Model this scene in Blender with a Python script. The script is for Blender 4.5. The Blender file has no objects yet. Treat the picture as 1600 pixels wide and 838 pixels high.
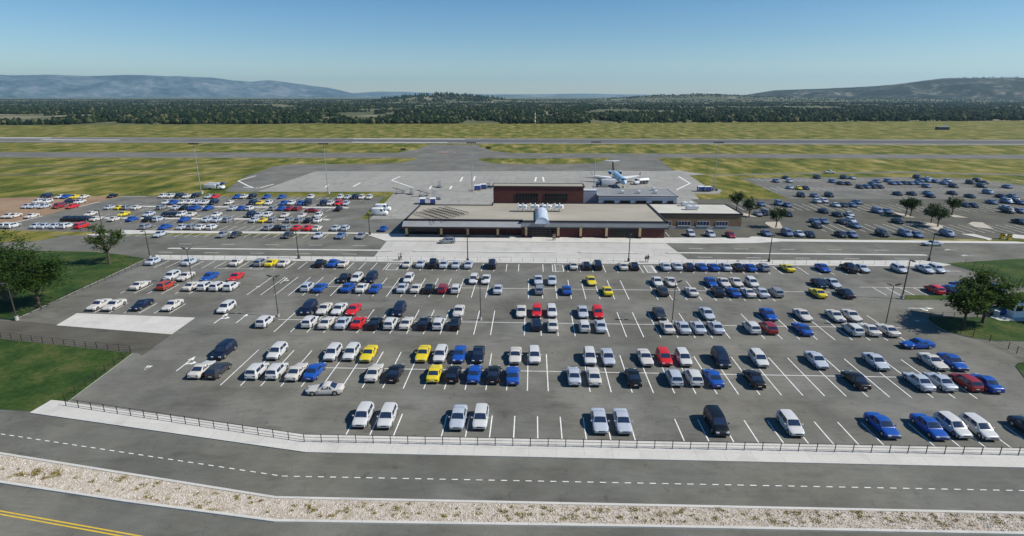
import bpy, bmesh, math, random
import numpy as np
from mathutils import Vector, noise
random.seed(7); np.random.seed(7)
S = bpy.context.scene
COL = S.collection
R = math.radians
# ------------------------------------------------------------------ camera model (drone at 37 m)
F = 875.0; PITCH = R(17.1); YAW = R(2.0); H = 37.0
def P(px, py, z=0.0):
    """photo pixel -> point of the place at height z"""
    u = (px-800)/F; v = (419-py)/F
    fy = math.cos(PITCH)+v*math.sin(PITCH); dz = -math.sin(PITCH)+v*math.cos(PITCH)
    x = u*math.cos(YAW)-fy*math.sin(YAW); y = u*math.sin(YAW)+fy*math.cos(YAW)
    t = (z-H)/dz
    return (x*t, y*t)
def XA(px, Y, z=0.0):
    u = (px-800)/F
    return (u*(Y*math.cos(YAW)*math.cos(PITCH)+(H-z)*math.sin(PITCH))-Y*math.sin(YAW))/(math.cos(YAW)+u*math.sin(YAW)*math.cos(PITCH))
def PS(*pts): return [P(*p) for p in pts]
cam = bpy.data.cameras.new("camera"); co = bpy.data.objects.new("camera", cam); COL.objects.link(co)
co.location = (0, 0, H); co.rotation_euler = (R(90)-PITCH, 0, YAW)
cam.sensor_fit = 'HORIZONTAL'; cam.angle = 2*math.atan(800/F); cam.clip_start = .5; cam.clip_end = 90000
S.camera = co
# ------------------------------------------------------------------ light
SUN = Vector((1.0, -0.15, 0)).normalized(); ELEV = R(42)
sv = Vector((SUN.x*math.cos(ELEV), SUN.y*math.cos(ELEV), math.sin(ELEV)))
W = bpy.data.worlds.new("World"); S.world = W; W.use_nodes = True
nt = W.node_tree; bg = nt.nodes['Background']; sky = nt.nodes.new('ShaderNodeTexSky')
sky.sky_type = 'NISHITA'; sky.sun_disc = False; sky.sun_elevation = ELEV; sky.sun_rotation = math.atan2(SUN.x, SUN.y)
sky.altitude = 1200; sky.air_density = 1.0; sky.dust_density = 0.35; sky.ozone_density = 2.5
hs = nt.nodes.new('ShaderNodeHueSaturation'); hs.inputs['Saturation'].default_value = 1.35
nt.links.new(sky.outputs[0], hs.inputs['Color']); nt.links.new(hs.outputs[0], bg.inputs[0]); bg.inputs[1].default_value = 0.084
sl = bpy.data.lights.new("sun", 'SUN'); sl.energy = 4.8; sl.angle = R(.5); sl.color = (1, .945, .85)
so = bpy.data.objects.new("sun", sl); COL.objects.link(so); so.rotation_euler = (-sv).to_track_quat('-Z', 'Y').to_euler()
so.location = (300, 100, 400)
S.view_settings.view_transform = 'Standard'; S.view_settings.look = 'None'; S.view_settings.exposure = 0.28; S.view_settings.gamma = 1
# ------------------------------------------------------------------ materials
def node_mat(name):
    m = bpy.data.materials.new(name); m.use_nodes = True
    return m, m.node_tree, m.node_tree.nodes['Principled BSDF']
def M(name, c, rough=.8, metal=0., amp=.12, scale=2., amp2=0., scale2=.1, bump=0., coat=0., stretch=(1,1,1), spec=.5, emit=None):
    m, t, b = node_mat(name); N = t.nodes.new; L = t.links.new
    b.inputs['Roughness'].default_value = rough; b.inputs['Metallic'].default_value = metal
    b.inputs['Coat Weight'].default_value = coat; b.inputs['Specular IOR Level'].default_value = spec
    tc = N('ShaderNodeTexCoord'); mp = N('ShaderNodeMapping'); mp.inputs['Scale'].default_value = stretch
    L(tc.outputs['Object'], mp.inputs[0])
    n1 = N('ShaderNodeTexNoise'); n1.inputs['Scale'].default_value = scale; n1.inputs['Detail'].default_value = 5
    L(mp.outputs[0], n1.inputs['Vector'])
    r1 = N('ShaderNodeMapRange'); r1.inputs[1].default_value = .3; r1.inputs[2].default_value = .7
    r1.inputs[3].default_value = 1-amp; r1.inputs[4].default_value = 1+amp; L(n1.outputs[0], r1.inputs[0])
    val = r1.outputs[0]
    if amp2:
        n2 = N('ShaderNodeTexNoise'); n2.inputs['Scale'].default_value = scale2; n2.inputs['Detail'].default_value = 4
        L(mp.outputs[0], n2.inputs['Vector'])
        r2 = N('ShaderNodeMapRange'); r2.inputs[1].default_value = .3; r2.inputs[2].default_value = .7
        r2.inputs[3].default_value = 1-amp2; r2.inputs[4].default_value = 1+amp2; L(n2.outputs[0], r2.inputs[0])
        mm = N('ShaderNodeMath'); mm.operation = 'MULTIPLY'; L(val, mm.inputs[0]); L(r2.outputs[0], mm.inputs[1]); val = mm.outputs[0]
    vm = N('ShaderNodeVectorMath'); vm.operation = 'SCALE'; vm.inputs[0].default_value = c[:3]; L(val, vm.inputs['Scale'])
    L(vm.outputs[0], b.inputs['Base Color'])
    if bump:
        bp = N('ShaderNodeBump'); bp.inputs['Strength'].default_value = bump; bp.inputs['Distance'].default_value = .05
        L(n1.outputs[0], bp.inputs['Height']); L(bp.outputs[0], b.inputs['Normal'])
    if emit: b.inputs['Emission Color'].default_value = (*emit, 1); b.inputs['Emission Strength'].default_value = 1
    return m
def ramp_mat(name, stops, scale, detail=8, stretch=(1,1,1), fine=None, rough=.95, bump=0., lac=2.0):
    """noise driven colour ramp with a second fine noise mixed in"""
    m, t, b = node_mat(name); N = t.nodes.new; L = t.links.new
    b.inputs['Roughness'].default_value = rough; b.inputs['Specular IOR Level'].default_value = .2
    tc = N('ShaderNodeTexCoord'); mp = N('ShaderNodeMapping'); mp.inputs['Scale'].default_value = stretch
    L(tc.outputs['Object'], mp.inputs[0])
    n1 = N('ShaderNodeTexNoise'); n1.inputs['Scale'].default_value = scale; n1.inputs['Detail'].default_value = detail
    n1.inputs['Roughness'].default_value = .62; L(mp.outputs[0], n1.inputs['Vector'])
    f = n1.outputs[0]
    if fine:
        n2 = N('ShaderNodeTexNoise'); n2.inputs['Scale'].default_value = fine[0]; n2.inputs['Detail'].default_value = 6
        n2.inputs['Roughness'].default_value = .7; L(mp.outputs[0], n2.inputs['Vector'])
        mx = N('ShaderNodeMix'); mx.inputs[0].default_value = fine[1]; L(f, mx.inputs[2]); L(n2.outputs[0], mx.inputs[3]); f = mx.outputs[0]
        if bump:
            bp = N('ShaderNodeBump'); bp.inputs['Strength'].default_value = bump; bp.inputs['Distance'].default_value = .12
            L(n2.outputs[0], bp.inputs['Height']); L(bp.outputs[0], b.inputs['Normal'])
    cr = N('ShaderNodeValToRGB'); e = cr.color_ramp.elements
    e[0].position, e[0].color = stops[0][0], (*stops[0][1], 1); e[1].position, e[1].color = stops[-1][0], (*stops[-1][1], 1)
    for p, c in stops[1:-1]:
        q = e.new(p); q.color = (*c, 1)
    L(f, cr.inputs[0]); L(cr.outputs[0], b.inputs['Base Color'])
    return m
def asphalt(name, c, patch=.16, tint=(1.06,1.0,.9)):
    """aged asphalt: fine grain, large worn patches, oil streaks and hairline cracks"""
    m, t, b = node_mat(name); N = t.nodes.new; L = t.links.new
    b.inputs['Roughness'].default_value = .92; b.inputs['Specular IOR Level'].default_value = .25
    tc = N('ShaderNodeTexCoord')
    def noi(s, d, st=(1,1,1), lo=.3, hi=.7, a=.9, z=1.1):
        mp = N('ShaderNodeMapping'); mp.inputs['Scale'].default_value = st; L(tc.outputs['Object'], mp.inputs[0])
        n = N('ShaderNodeTexNoise'); n.inputs['Scale'].default_value = s; n.inputs['Detail'].default_value = d; L(mp.outputs[0], n.inputs['Vector'])
        n.inputs['Roughness'].default_value = .65
        r = N('ShaderNodeMapRange'); r.inputs[1].default_value = lo; r.inputs[2].default_value = hi; r.inputs[3].default_value = a; r.inputs[4].default_value = z
        L(n.outputs[0], r.inputs[0]); return r.outputs[0]
    def mul(a, c_):
        k = N('ShaderNodeMath'); k.operation = 'MULTIPLY'; L(a, k.inputs[0]); L(c_, k.inputs[1]); return k.outputs[0]
    v = mul(noi(.09, 5, a=1-patch, z=1+patch), noi(1.1, 6, st=(.5,1.6,1), a=.9, z=1.1))
    v = mul(v, noi(9, 3, a=.84, z=1.16)); v = mul(v, noi(.75, 3, st=(1,.55,1), lo=.62, hi=.74, a=1.0, z=.70)); v = mul(v, noi(.045, 3, lo=.4, hi=.6, a=.92, z=1.09))
    v = mul(v, noi(.35, 7, st=(.35,1,1), lo=.54, hi=.74, a=1.0, z=.64))
    vo = N('ShaderNodeTexVoronoi'); vo.feature = 'DISTANCE_TO_EDGE'; vo.inputs['Scale'].default_value = .11
    nz = N('ShaderNodeTexNoise'); nz.inputs['Scale'].default_value = .5; nz.inputs['Detail'].default_value = 5; L(tc.outputs['Object'], nz.inputs['Vector'])
    va = N('ShaderNodeVectorMath'); va.operation = 'SCALE'; va.inputs['Scale'].default_value = 5; L(nz.outputs[1], va.inputs[0])
    vb = N('ShaderNodeVectorMath'); vb.operation = 'ADD'; L(va.outputs[0], vb.inputs[0]); L(tc.outputs['Object'], vb.inputs[1]); L(vb.outputs[0], vo.inputs['Vector'])
    cr = N('ShaderNodeMapRange'); cr.inputs[1].default_value = .0; cr.inputs[2].default_value = .006; cr.inputs[3].default_value = .78; cr.inputs[4].default_value = 1; L(vo.outputs[0], cr.inputs[0])
    v = mul(v, cr.outputs[0])
    tn = N('ShaderNodeMix'); tn.data_type = 'RGBA'; tn.inputs[6].default_value = (*c, 1); tn.inputs[7].default_value = (c[0]*tint[0], c[1]*tint[1], c[2]*tint[2], 1)
    L(noi(.05, 4, a=0, z=1), tn.inputs[0])
    vm = N('ShaderNodeVectorMath'); vm.operation = 'SCALE'; L(tn.outputs[2], vm.inputs[0]); L(v, vm.inputs['Scale'])
    L(vm.outputs[0], b.inputs['Base Color'])
    return m
def slab(name, c, sx, sy, joint=.03, jd=.62, patch=.1, stain=.85):
    """concrete poured in bays: joints plus stains and slightly different bays"""
    m, t, b = node_mat(name); N = t.nodes.new; L = t.links.new
    b.inputs['Roughness'].default_value = .9; b.inputs['Specular IOR Level'].default_value = .25
    tc = N('ShaderNodeTexCoord')
    sep = N('ShaderNodeSeparateXYZ'); L(tc.outputs['Object'], sep.inputs[0])
    def jl(o, s):
        d = N('ShaderNodeMath'); d.operation = 'DIVIDE'; L(o, d.inputs[0]); d.inputs[1].default_value = s
        fr = N('ShaderNodeMath'); fr.operation = 'FRACT'; L(d.outputs[0], fr.inputs[0])
        lt = N('ShaderNodeMath'); lt.operation = 'LESS_THAN'; L(fr.outputs[0], lt.inputs[0]); lt.inputs[1].default_value = joint*2/s
        fl = N('ShaderNodeMath'); fl.operation = 'FLOOR'; L(d.outputs[0], fl.inputs[0]); return lt.outputs[0], fl.outputs[0]
    jx, fx = jl(sep.outputs[0], sx); jy, fy = jl(sep.outputs[1], sy)
    mxj = N('ShaderNodeMath'); mxj.operation = 'MAXIMUM'; L(jx, mxj.inputs[0]); L(jy, mxj.inputs[1])
    jr = N('ShaderNodeMapRange'); jr.inputs[3].default_value = 1; jr.inputs[4].default_value = jd; L(mxj.outputs[0], jr.inputs[0])
    cmb = N('ShaderNodeCombineXYZ'); L(fx, cmb.inputs[0]); L(fy, cmb.inputs[1])
    wn = N('ShaderNodeTexWhiteNoise'); wn.noise_dimensions = '2D'; L(cmb.outputs[0], wn.inputs['Vector'])
    wr = N('ShaderNodeMapRange'); wr.inputs[3].default_value = 1-patch; wr.inputs[4].default_value = 1+patch*.6; L(wn.outputs[0], wr.inputs[0])
    def noi(s, d, lo, hi, a, z):
        n = N('ShaderNodeTexNoise'); n.inputs['Scale'].default_value = s; n.inputs['Detail'].default_value = d; L(tc.outputs['Object'], n.inputs['Vector'])
        r = N('ShaderNodeMapRange'); r.inputs[1].default_value = lo; r.inputs[2].default_value = hi; r.inputs[3].default_value = a; r.inputs[4].default_value = z
        L(n.outputs[0], r.inputs[0]); return r.outputs[0]
    v = jr.outputs[0]
    for o in (wr.outputs[0], noi(.4, 6, .5, .75, 1.0, stain), noi(6, 4, .3, .7, .93, 1.07)):
        k = N('ShaderNodeMath'); k.operation = 'MULTIPLY'; L(v, k.inputs[0]); L(o, k.inputs[1]); v = k.outputs[0]
    vm = N('ShaderNodeVectorMath'); vm.operation = 'SCALE'; vm.inputs[0].default_value = c; L(v, vm.inputs['Scale']); L(vm.outputs[0], b.inputs['Base Color'])
    return m
def leaf_mat(name, c0, c1, trans=.35):
    m, t, b = node_mat(name); N = t.nodes.new; L = t.links.new
    g = N('ShaderNodeNewGeometry'); mx = N('ShaderNodeMix'); mx.data_type = 'RGBA'
    mx.inputs[6].default_value = (*c0, 1); mx.inputs[7].default_value = (*c1, 1)
    L(g.outputs['Random Per Island'], mx.inputs[0]); L(mx.outputs[2], b.inputs['Base Color'])
    b.inputs['Roughness'].default_value = .6; b.inputs['Specular IOR Level'].default_value = .3
    if trans:
        tr = N('ShaderNodeBsdfTranslucent'); L(mx.outputs[2], tr.inputs[0]); ms = N('ShaderNodeMixShader'); ms.inputs[0].default_value = trans
        L(b.outputs[0], ms.inputs[1]); L(tr.outputs[0], ms.inputs[2]); L(ms.outputs[0], t.nodes['Material Output'].inputs[0])
    return m
def forest_mat():
    m = leaf_mat("forest trees", (.006,.014,.008), (.022,.036,.014), 0); t = m.node_tree; N = t.nodes.new; L = t.links.new
    b = t.nodes['Principled BSDF']; g = [n for n in t.nodes if n.type == 'NEW_GEOMETRY'][0]; cr = N('ShaderNodeValToRGB'); e = cr.color_ramp.elements
    e[0].position, e[0].color = 0, (.004,.012,.008,1); e[1].position, e[1].color = 1, (.10,.095,.05,1)
    for p, c in ((.5,(.012,.024,.011)),(.8,(.024,.038,.016)),(.93,(.055,.064,.028))): q = e.new(p); q.color = (*c, 1)
    L(g.outputs['Random Per Island'], cr.inputs[0]); L(cr.outputs[0], b.inputs['Base Color']); b.inputs['Specular IOR Level'].default_value = .1; b.inputs['Roughness'].default_value = 1
    return m
def brick_mat(name, c1, c2, mortar):
    m, t, b = node_mat(name); N = t.nodes.new; L = t.links.new
    b.inputs['Roughness'].default_value = .9
    tc = N('ShaderNodeTexCoord'); sp = N('ShaderNodeSeparateXYZ'); L(tc.outputs['Object'], sp.inputs[0])
    ad = N('ShaderNodeMath'); L(sp.outputs[0], ad.inputs[0]); L(sp.outputs[1], ad.inputs[1])
    cb = N('ShaderNodeCombineXYZ'); L(ad.outputs[0], cb.inputs[0]); L(sp.outputs[2], cb.inputs[1])
    bt = N('ShaderNodeTexBrick'); bt.inputs['Scale'].default_value = 1; bt.inputs['Brick Width'].default_value = .42; bt.inputs['Row Height'].default_value = .2
    bt.inputs['Mortar Size'].default_value = .012
    bt.inputs['Color1'].default_value = (*c1, 1); bt.inputs['Color2'].default_value = (*c2, 1); bt.inputs['Mortar'].default_value = (*mortar, 1)
    L(cb.outputs[0], bt.inputs['Vector'])
    n = N('ShaderNodeTexNoise'); n.inputs['Scale'].default_value = .6; n.inputs['Detail'].default_value = 5; L(tc.outputs['Object'], n.inputs['Vector'])
    r = N('ShaderNodeMapRange'); r.inputs[3].default_value = .8; r.inputs[4].default_value = 1.2; L(n.outputs[0], r.inputs[0])
    vm = N('ShaderNodeVectorMath'); vm.operation = 'SCALE'; L(bt.outputs[0], vm.inputs[0]); L(r.outputs[0], vm.inputs['Scale']); L(vm.outputs[0], b.inputs['Base Color'])
    return m
def corrugated(name, c, pitch=.35):
    m, t, b = node_mat(name); N = t.nodes.new; L = t.links.new
    b.inputs['Roughness'].default_value = .55; b.inputs['Metallic'].default_value = .2
    tc = N('ShaderNodeTexCoord'); sp = N('ShaderNodeSeparateXYZ'); L(tc.outputs['Object'], sp.inputs[0])
    ad = N('ShaderNodeMath'); L(sp.outputs[0], ad.inputs[0]); L(sp.outputs[1], ad.inputs[1])
    d = N('ShaderNodeMath'); d.operation = 'DIVIDE'; L(ad.outputs[0], d.inputs[0]); d.inputs[1].default_value = pitch
    fr = N('ShaderNodeMath'); fr.operation = 'PINGPONG'; L(d.outputs[0], fr.inputs[0]); fr.inputs[1].default_value = .5
    r = N('ShaderNodeMapRange'); r.inputs[1].default_value = 0; r.inputs[2].default_value = .12; r.inputs[3].default_value = .72; r.inputs[4].default_value = 1; L(fr.outputs[0], r.inputs[0])
    vm = N('ShaderNodeVectorMath'); vm.operation = 'SCALE'; vm.inputs[0].default_value = c; L(r.outputs[0], vm.inputs['Scale']); L(vm.outputs[0], b.inputs['Base Color'])
    return m
MT = dict(
 drygrass=ramp_mat("dry grass", [(.39,(.042,.062,.005)),(.455,(.086,.100,.010)),(.5,(.130,.128,.018)),(.55,(.195,.168,.040)),(.63,(.30,.25,.10))], .10, 7, (1,.42,1), (.22,.33)),
 lawn=ramp_mat("mown lawn", [(.40,(.014,.038,.006)),(.5,(.031,.063,.010)),(.6,(.080,.090,.026))], .16, 9, (1,1,1), (1.6,.4), bump=.6),
 asphalt=asphalt("car park asphalt", (.142,.143,.131), .24),
 road=asphalt("road asphalt", (.130,.132,.119), .22),
 brownroad=asphalt("entry road asphalt", (.092,.088,.074), .14),
 olive=asphalt("right lot asphalt", (.094,.094,.079)),
 ramp=asphalt("taxiway asphalt", (.143,.144,.134)),
 runway=asphalt("runway asphalt", (.19,.19,.185)),
 rubber=M("runway rubber", (.085,.085,.085), .9, amp=.25, scale=.05, stretch=(.15,1,1)),
 apron=slab("apron concrete", (.295,.288,.262), 7.5, 7.5, .07, .78, .08, .72),
 walk=slab("sidewalk concrete", (.53,.515,.475), 3.0, 3.3, .02, .72, .05, .86),
 plaza=slab("plaza concrete", (.46,.447,.415), 6., 6., .03, .8, .06, .84),
 kerb=M("kerb concrete", (.36,.36,.34), .9, amp=.2, scale=1.5),
 dirt=ramp_mat("bare dirt", [(.35,(.20,.125,.075)),(.5,(.27,.18,.115)),(.65,(.33,.24,.16))], .05, 8, (.6,1,1), (.8,.3)),
 paint=M("white road paint", (.74,.74,.71), .8, amp=.16, scale=1.4),
 yellowpaint=M("yellow road paint", (.62,.42,.03), .8, amp=.12, scale=2),
 redpaint=M("faded red paint", (.42,.16,.12), .9, amp=.3, scale=.4),
 sand=ramp_mat("island gravel", [(.3,(.34,.30,.24)),(.7,(.5,.46,.39))], .6, 6, fine=(5,.4)),
 black=M("black metal", (.018,.018,.02), .55, .3, .1), darkpole=M("dark pole paint", (.05,.045,.042), .6, .2, .1), grey=M("galvanised steel", (.38,.39,.4), .5, .6, .1), ltgrey=M("light grey paint", (.5,.52,.55), .5, .0, .08),
 rubbert=M("tyre rubber", (.02,.02,.021), .9, amp=.1), rim=M("alloy rim", (.45,.46,.48), .35, .8, .08, 6), trim=M("black trim", (.016,.016,.018), .6, amp=.08),
 glass=M("car glass", (.018,.032,.066), .06, 0, .12, 3, spec=.7), bglass=M("window glass", (.010,.011,.013), .12, 0, .1, 2, spec=.25), blueglass=M("office glass", (.04,.06,.11), .1, 0, .15, 1.5),  # car windows: blue sky reflection put into the base colour
 lamp=M("headlight glass", (.42,.45,.48), .15, amp=.06, spec=.7), tail=M("tail light plastic", (.16,.010,.010), .25, amp=.08), plate=M("number plate", (.6,.6,.58), .5, amp=.06),
 redbrick=brick_mat("red brick", (.10,.024,.020), (.074,.020,.017), (.085,.038,.032)), tanbrick=brick_mat("tan brick", (.225,.145,.088), (.18,.12,.074), (.25,.17,.11)),
 roof=M("roof membrane", (.315,.29,.235), .95, amp=.07, scale=1.2, amp2=.14, scale2=.12, stretch=(.35,1.6,1)), roofgrey=M("metal canopy roof", (.27,.275,.285), .6, .1, .06, 1.5, .1, .2), roofpale=M("pale roof membrane", (.47,.455,.40), .95, amp=.06, scale=1, amp2=.1, scale2=.15), roofdark=M("grey roof felt", (.21,.215,.22), .9, amp=.1, scale=.8, amp2=.15, scale2=.15, stretch=(1,.3,1)),
 coping=M("dark coping", (.028,.028,.034), .6, .2, .1), column=M("tan stone column", (.42,.32,.18), .85, amp=.15, scale=3), cladding=corrugated("blue grey cladding", (.36,.41,.50)), whitepaint=M("white paint", (.74,.75,.76), .45, amp=.06, scale=3), sky=M("skylight polycarbonate", (.55,.64,.74), .18, 0, .06, 2, spec=.6),
 blue=M("blue paint", (.02,.06,.26), .45, amp=.1), navy=M("navy paint", (.016,.022,.06), .35, amp=.1), yellow=M("yellow paint", (.62,.42,.03), .45, amp=.1), orange=M("orange hi-vis", (.65,.16,.03), .7, amp=.1), palewhite=M("aircraft white", (.40,.56,.68), .25, amp=.04, coat=.4), paleblue=M("aircraft pale blue", (.26,.48,.62), .25, amp=.05, coat=.4), aluminium=M("brushed aluminium", (.55,.57,.6), .35, .7, .08),
 bark=M("bark", (.085,.062,.045), .95, amp=.3, scale=6, bump=.5), leaf=leaf_mat("ash leaves", (.013,.040,.005), (.095,.165,.018), .5), leaf2=leaf_mat("dark leaves", (.013,.034,.007), (.045,.086,.014), .42), leaf3=leaf_mat("oak leaves", (.014,.044,.007), (.060,.115,.014), .5),
 pine=forest_mat(), stone=leaf_mat("pale stones", (.32,.27,.21), (.64,.59,.53), 0), weed=leaf_mat("weeds", (.12,.115,.018), (.36,.27,.05), .3),
 gravel=ramp_mat("pale gravel bed", [(.34,(.22,.17,.10)),(.45,(.37,.31,.23)),(.55,(.51,.46,.40)),(.68,(.63,.59,.55))], 1.6, 8, (1,1,1), (9.,.5), bump=.6),
 skin=M("skin", (.45,.28,.2), .6), cloth_dark=M("dark cloth", (.02,.02,.028), .9), cloth_red=M("maroon cloth", (.16,.03,.03), .9), cloth_pale=M("pale cloth", (.4,.38,.34), .9), cloth_jean=M("denim", (.05,.07,.12), .9), hair=M("dark hair", (.03,.02,.015), .8),
)
PAINT = {'W':('white',(.52,.525,.52),0), 'S':('silver',(.44,.48,.54),.15), 'K':('black',(.006,.0065,.008),0), 'N':('dark navy',(.007,.012,.032),0), 'B':('blue',(.010,.070,.33),0),
 'Y':('yellow',(.62,.49,.02),0), 'R':('red',(.52,.02,.022),0), 'D':('dark red',(.24,.015,.022),0), 'G':('grey',(.25,.26,.28),.2), 'L':('steel blue',(.12,.18,.30),.15), 'C':('charcoal',(.045,.048,.05),.2), 'O':('burnt orange',(.36,.045,.02),0)}  # bluish silver: blue shade on the right lot's cars put into their paint
PAINT_IVORY = (.51,.49,.455)
PM = {k: M(v[0]+" car paint", v[1], .34, v[2], .03, 2, coat=.22, spec=.4) for k, v in PAINT.items()}
PM['I'] = M('ivory white car paint', PAINT_IVORY, .34, 0, .03, 2, coat=.22, spec=.4)
def paint(k, c): return PM['I' if (k == 'c' and c == 'W') else c]
# ------------------------------------------------------------------ mesh helper
class MB:
    def __init__(s): s.v = []; s.f = []; s.m = []
    def add(s, vs, fs, mi=0):
        o = len(s.v); s.v += [tuple(p) for p in vs]; s.f += [[i+o for i in f] for f in fs]; s.m += [mi]*len(fs); return s
    def box(s, x0, x1, y0, y1, z0, z1, mi=0):
        return s.add([(x0,y0,z0),(x1,y0,z0),(x1,y1,z0),(x0,y1,z0),(x0,y0,z1),(x1,y0,z1),(x1,y1,z1),(x0,y1,z1)], [(3,2,1,0),(4,5,6,7),(0,1,5,4),(1,2,6,5),(2,3,7,6),(3,0,4,7)], mi)
    def bevbox(s, x0, x1, y0, y1, z0, z1, b, mi=0):
        bm = bmesh.new(); bmesh.ops.create_cube(bm, size=1)
        for v in bm.verts: v.co = Vector(((x0+x1)/2+v.co.x*(x1-x0), (y0+y1)/2+v.co.y*(y1-y0), (z0+z1)/2+v.co.z*(z1-z0)))
        bmesh.ops.bevel(bm, geom=bm.edges[:], offset=b, segments=2, affect='EDGES', profile=.6)
        bm.verts.index_update(); s.add([v.co[:] for v in bm.verts], [[v.index for v in f.verts] for f in bm.faces], mi); bm.free(); return s
    def tube(s, a, b, r0, r1=None, n=8, mi=0, caps=True):
        a = Vector(a); b = Vector(b); r1 = r0 if r1 is None else r1; d = (b-a).normalized()
        u = d.orthogonal().normalized(); w = d.cross(u); vs = []
        for c, r in ((a, r0), (b, r1)):
            for i in range(n):
                t = 2*math.pi*i/n; vs.append(c+u*r*math.cos(t)+w*r*math.sin(t))
        fs = [(i, (i+1) % n, n+(i+1) % n, n+i) for i in range(n)]
        if caps: fs += [tuple(range(n-1, -1, -1)), tuple(range(n, 2*n))]
        return s.add(vs, fs, mi)
    def path(s, pts, rads, n=8, mi=0):
        for i in range(len(pts)-1): s.tube(pts[i], pts[i+1], rads[i], rads[i+1], n, mi, True)
        return s
    def rings(s, rings, mi=0, close=True, caps=(True, True)):
        n = len(rings[0]); vs = [p for r in rings for p in r]; fs = []
        for k in range(len(rings)-1):
            for i in range(n if close else n-1):
                j = (i+1) % n; fs.append((k*n+i, k*n+j, (k+1)*n+j, (k+1)*n+i))
        if caps[0]: fs.append(tuple(range(n-1, -1, -1)))
        if caps[1]: fs.append(tuple(range((len(rings)-1)*n, len(rings)*n)))
        return s.add(vs, fs, mi)
    def poly(s, pts, z, mi=0): return s.add([(p[0], p[1], z) for p in pts], [tuple(range(len(pts)))], mi)
    def prism(s, pts, z0, z1, mi=0, mis=None):
        n = len(pts); vs = [(p[0], p[1], z0) for p in pts]+[(p[0], p[1], z1) for p in pts]
        s.add(vs, [tuple(range(n, 2*n))], mi)
        s.add(vs, [(i, (i+1) % n, n+(i+1) % n, n+i) for i in range(n)], mi if mis is None else mis); return s
    def mesh(s, name, mats, smooth=None):
        me = bpy.data.meshes.new(name); me.from_pydata(s.v, [], s.f)
        for m in (mats if isinstance(mats, (list, tuple)) else [mats]): me.materials.append(m)
        if any(s.m): me.polygons.foreach_set('material_index', s.m)
        me.update()
        bm = bmesh.new(); bm.from_mesh(me)
        if smooth != 'raw': bmesh.ops.recalc_face_normals(bm, faces=bm.faces[:])
        bm.to_mesh(me); bm.free()
        if smooth and smooth != 'raw':
            me.polygons.foreach_set('use_smooth', [True]*len(me.polygons)); me.set_sharp_from_angle(angle=R(smooth))
        return me
    def build(s, name, mats, parent=None, smooth=None): return link(name, s.mesh(name, mats, smooth), parent)
def link(name, me, parent=None, loc=None, rz=0):
    o = bpy.data.objects.new(name, me); COL.objects.link(o)
    if parent: o.parent = parent
    if loc: o.location = loc
    if rz: o.rotation_euler = (0, 0, rz)
    return o
def tag(o, label, cat, group=None, kind=None):
    if label: o['label'] = label
    if cat: o['category'] = cat
    if group: o['group'] = group
    if kind: o['kind'] = kind
    return o
def thing(name, label, cat, loc=(0,0,0), rz=0, group=None): return tag(link(name, None, None, loc, rz), label, cat, group)
def struct(name, mb, m, smooth=None):
    o = mb.build(name, m, None, smooth); o['kind'] = 'structure'; return o
def clear_ccw(pts):
    a = sum(p[0]*q[1]-q[0]*p[1] for p, q in zip(pts, pts[1:]+pts[:1])); return pts if a > 0 else pts[::-1]
def sheet(name, pts, z, m): return struct(name, MB().poly(clear_ccw(list(pts)), z), m)
def raised(name, pts, h, m, base=0.):
    return struct(name, MB().prism(clear_ccw(list(pts)), base, h, 0, 1), [m, MT['kerb']])
# ================================================================== SETTING: terrain
def hz(x, y):
    d = math.hypot(x, y)
    if d < 1500: return 0.
    k = min(1, (d-1500)/1500)
    h = 6*noise.noise(Vector((x/900, y/900, 3)))+3*noise.noise(Vector((x/300, y/300, 7)))
    def g(cx, cy, sx, sy, a): return a*math.exp(-((x-cx)/sx)**2-((y-cy)/sy)**2)
    h += g(-560, 3600, 330, 500, 40)+g(1250, 4700, 600, 700, 46)+g(2600, 4300, 900, 700, 18)+g(-3000, 4500, 2500, 600, 6)
    return h*k
ys = [-60, 20, 60, 200, 500, 900, 1300]+[1500*1.055**i for i in range(51)]; xs_n = 121
gm = MB(); vs = []
for y in ys:
    w = max(1400, y*1.15)
    for i in range(xs_n):
        x = -w+2*w*i/(xs_n-1); vs.append((x, y, hz(x, y)))
fs = [(k*xs_n+i, k*xs_n+i+1, (k+1)*xs_n+i+1, (k+1)*xs_n+i) for k in range(len(ys)-1) for i in range(xs_n-1)]
gm.add(vs, fs)
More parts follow.
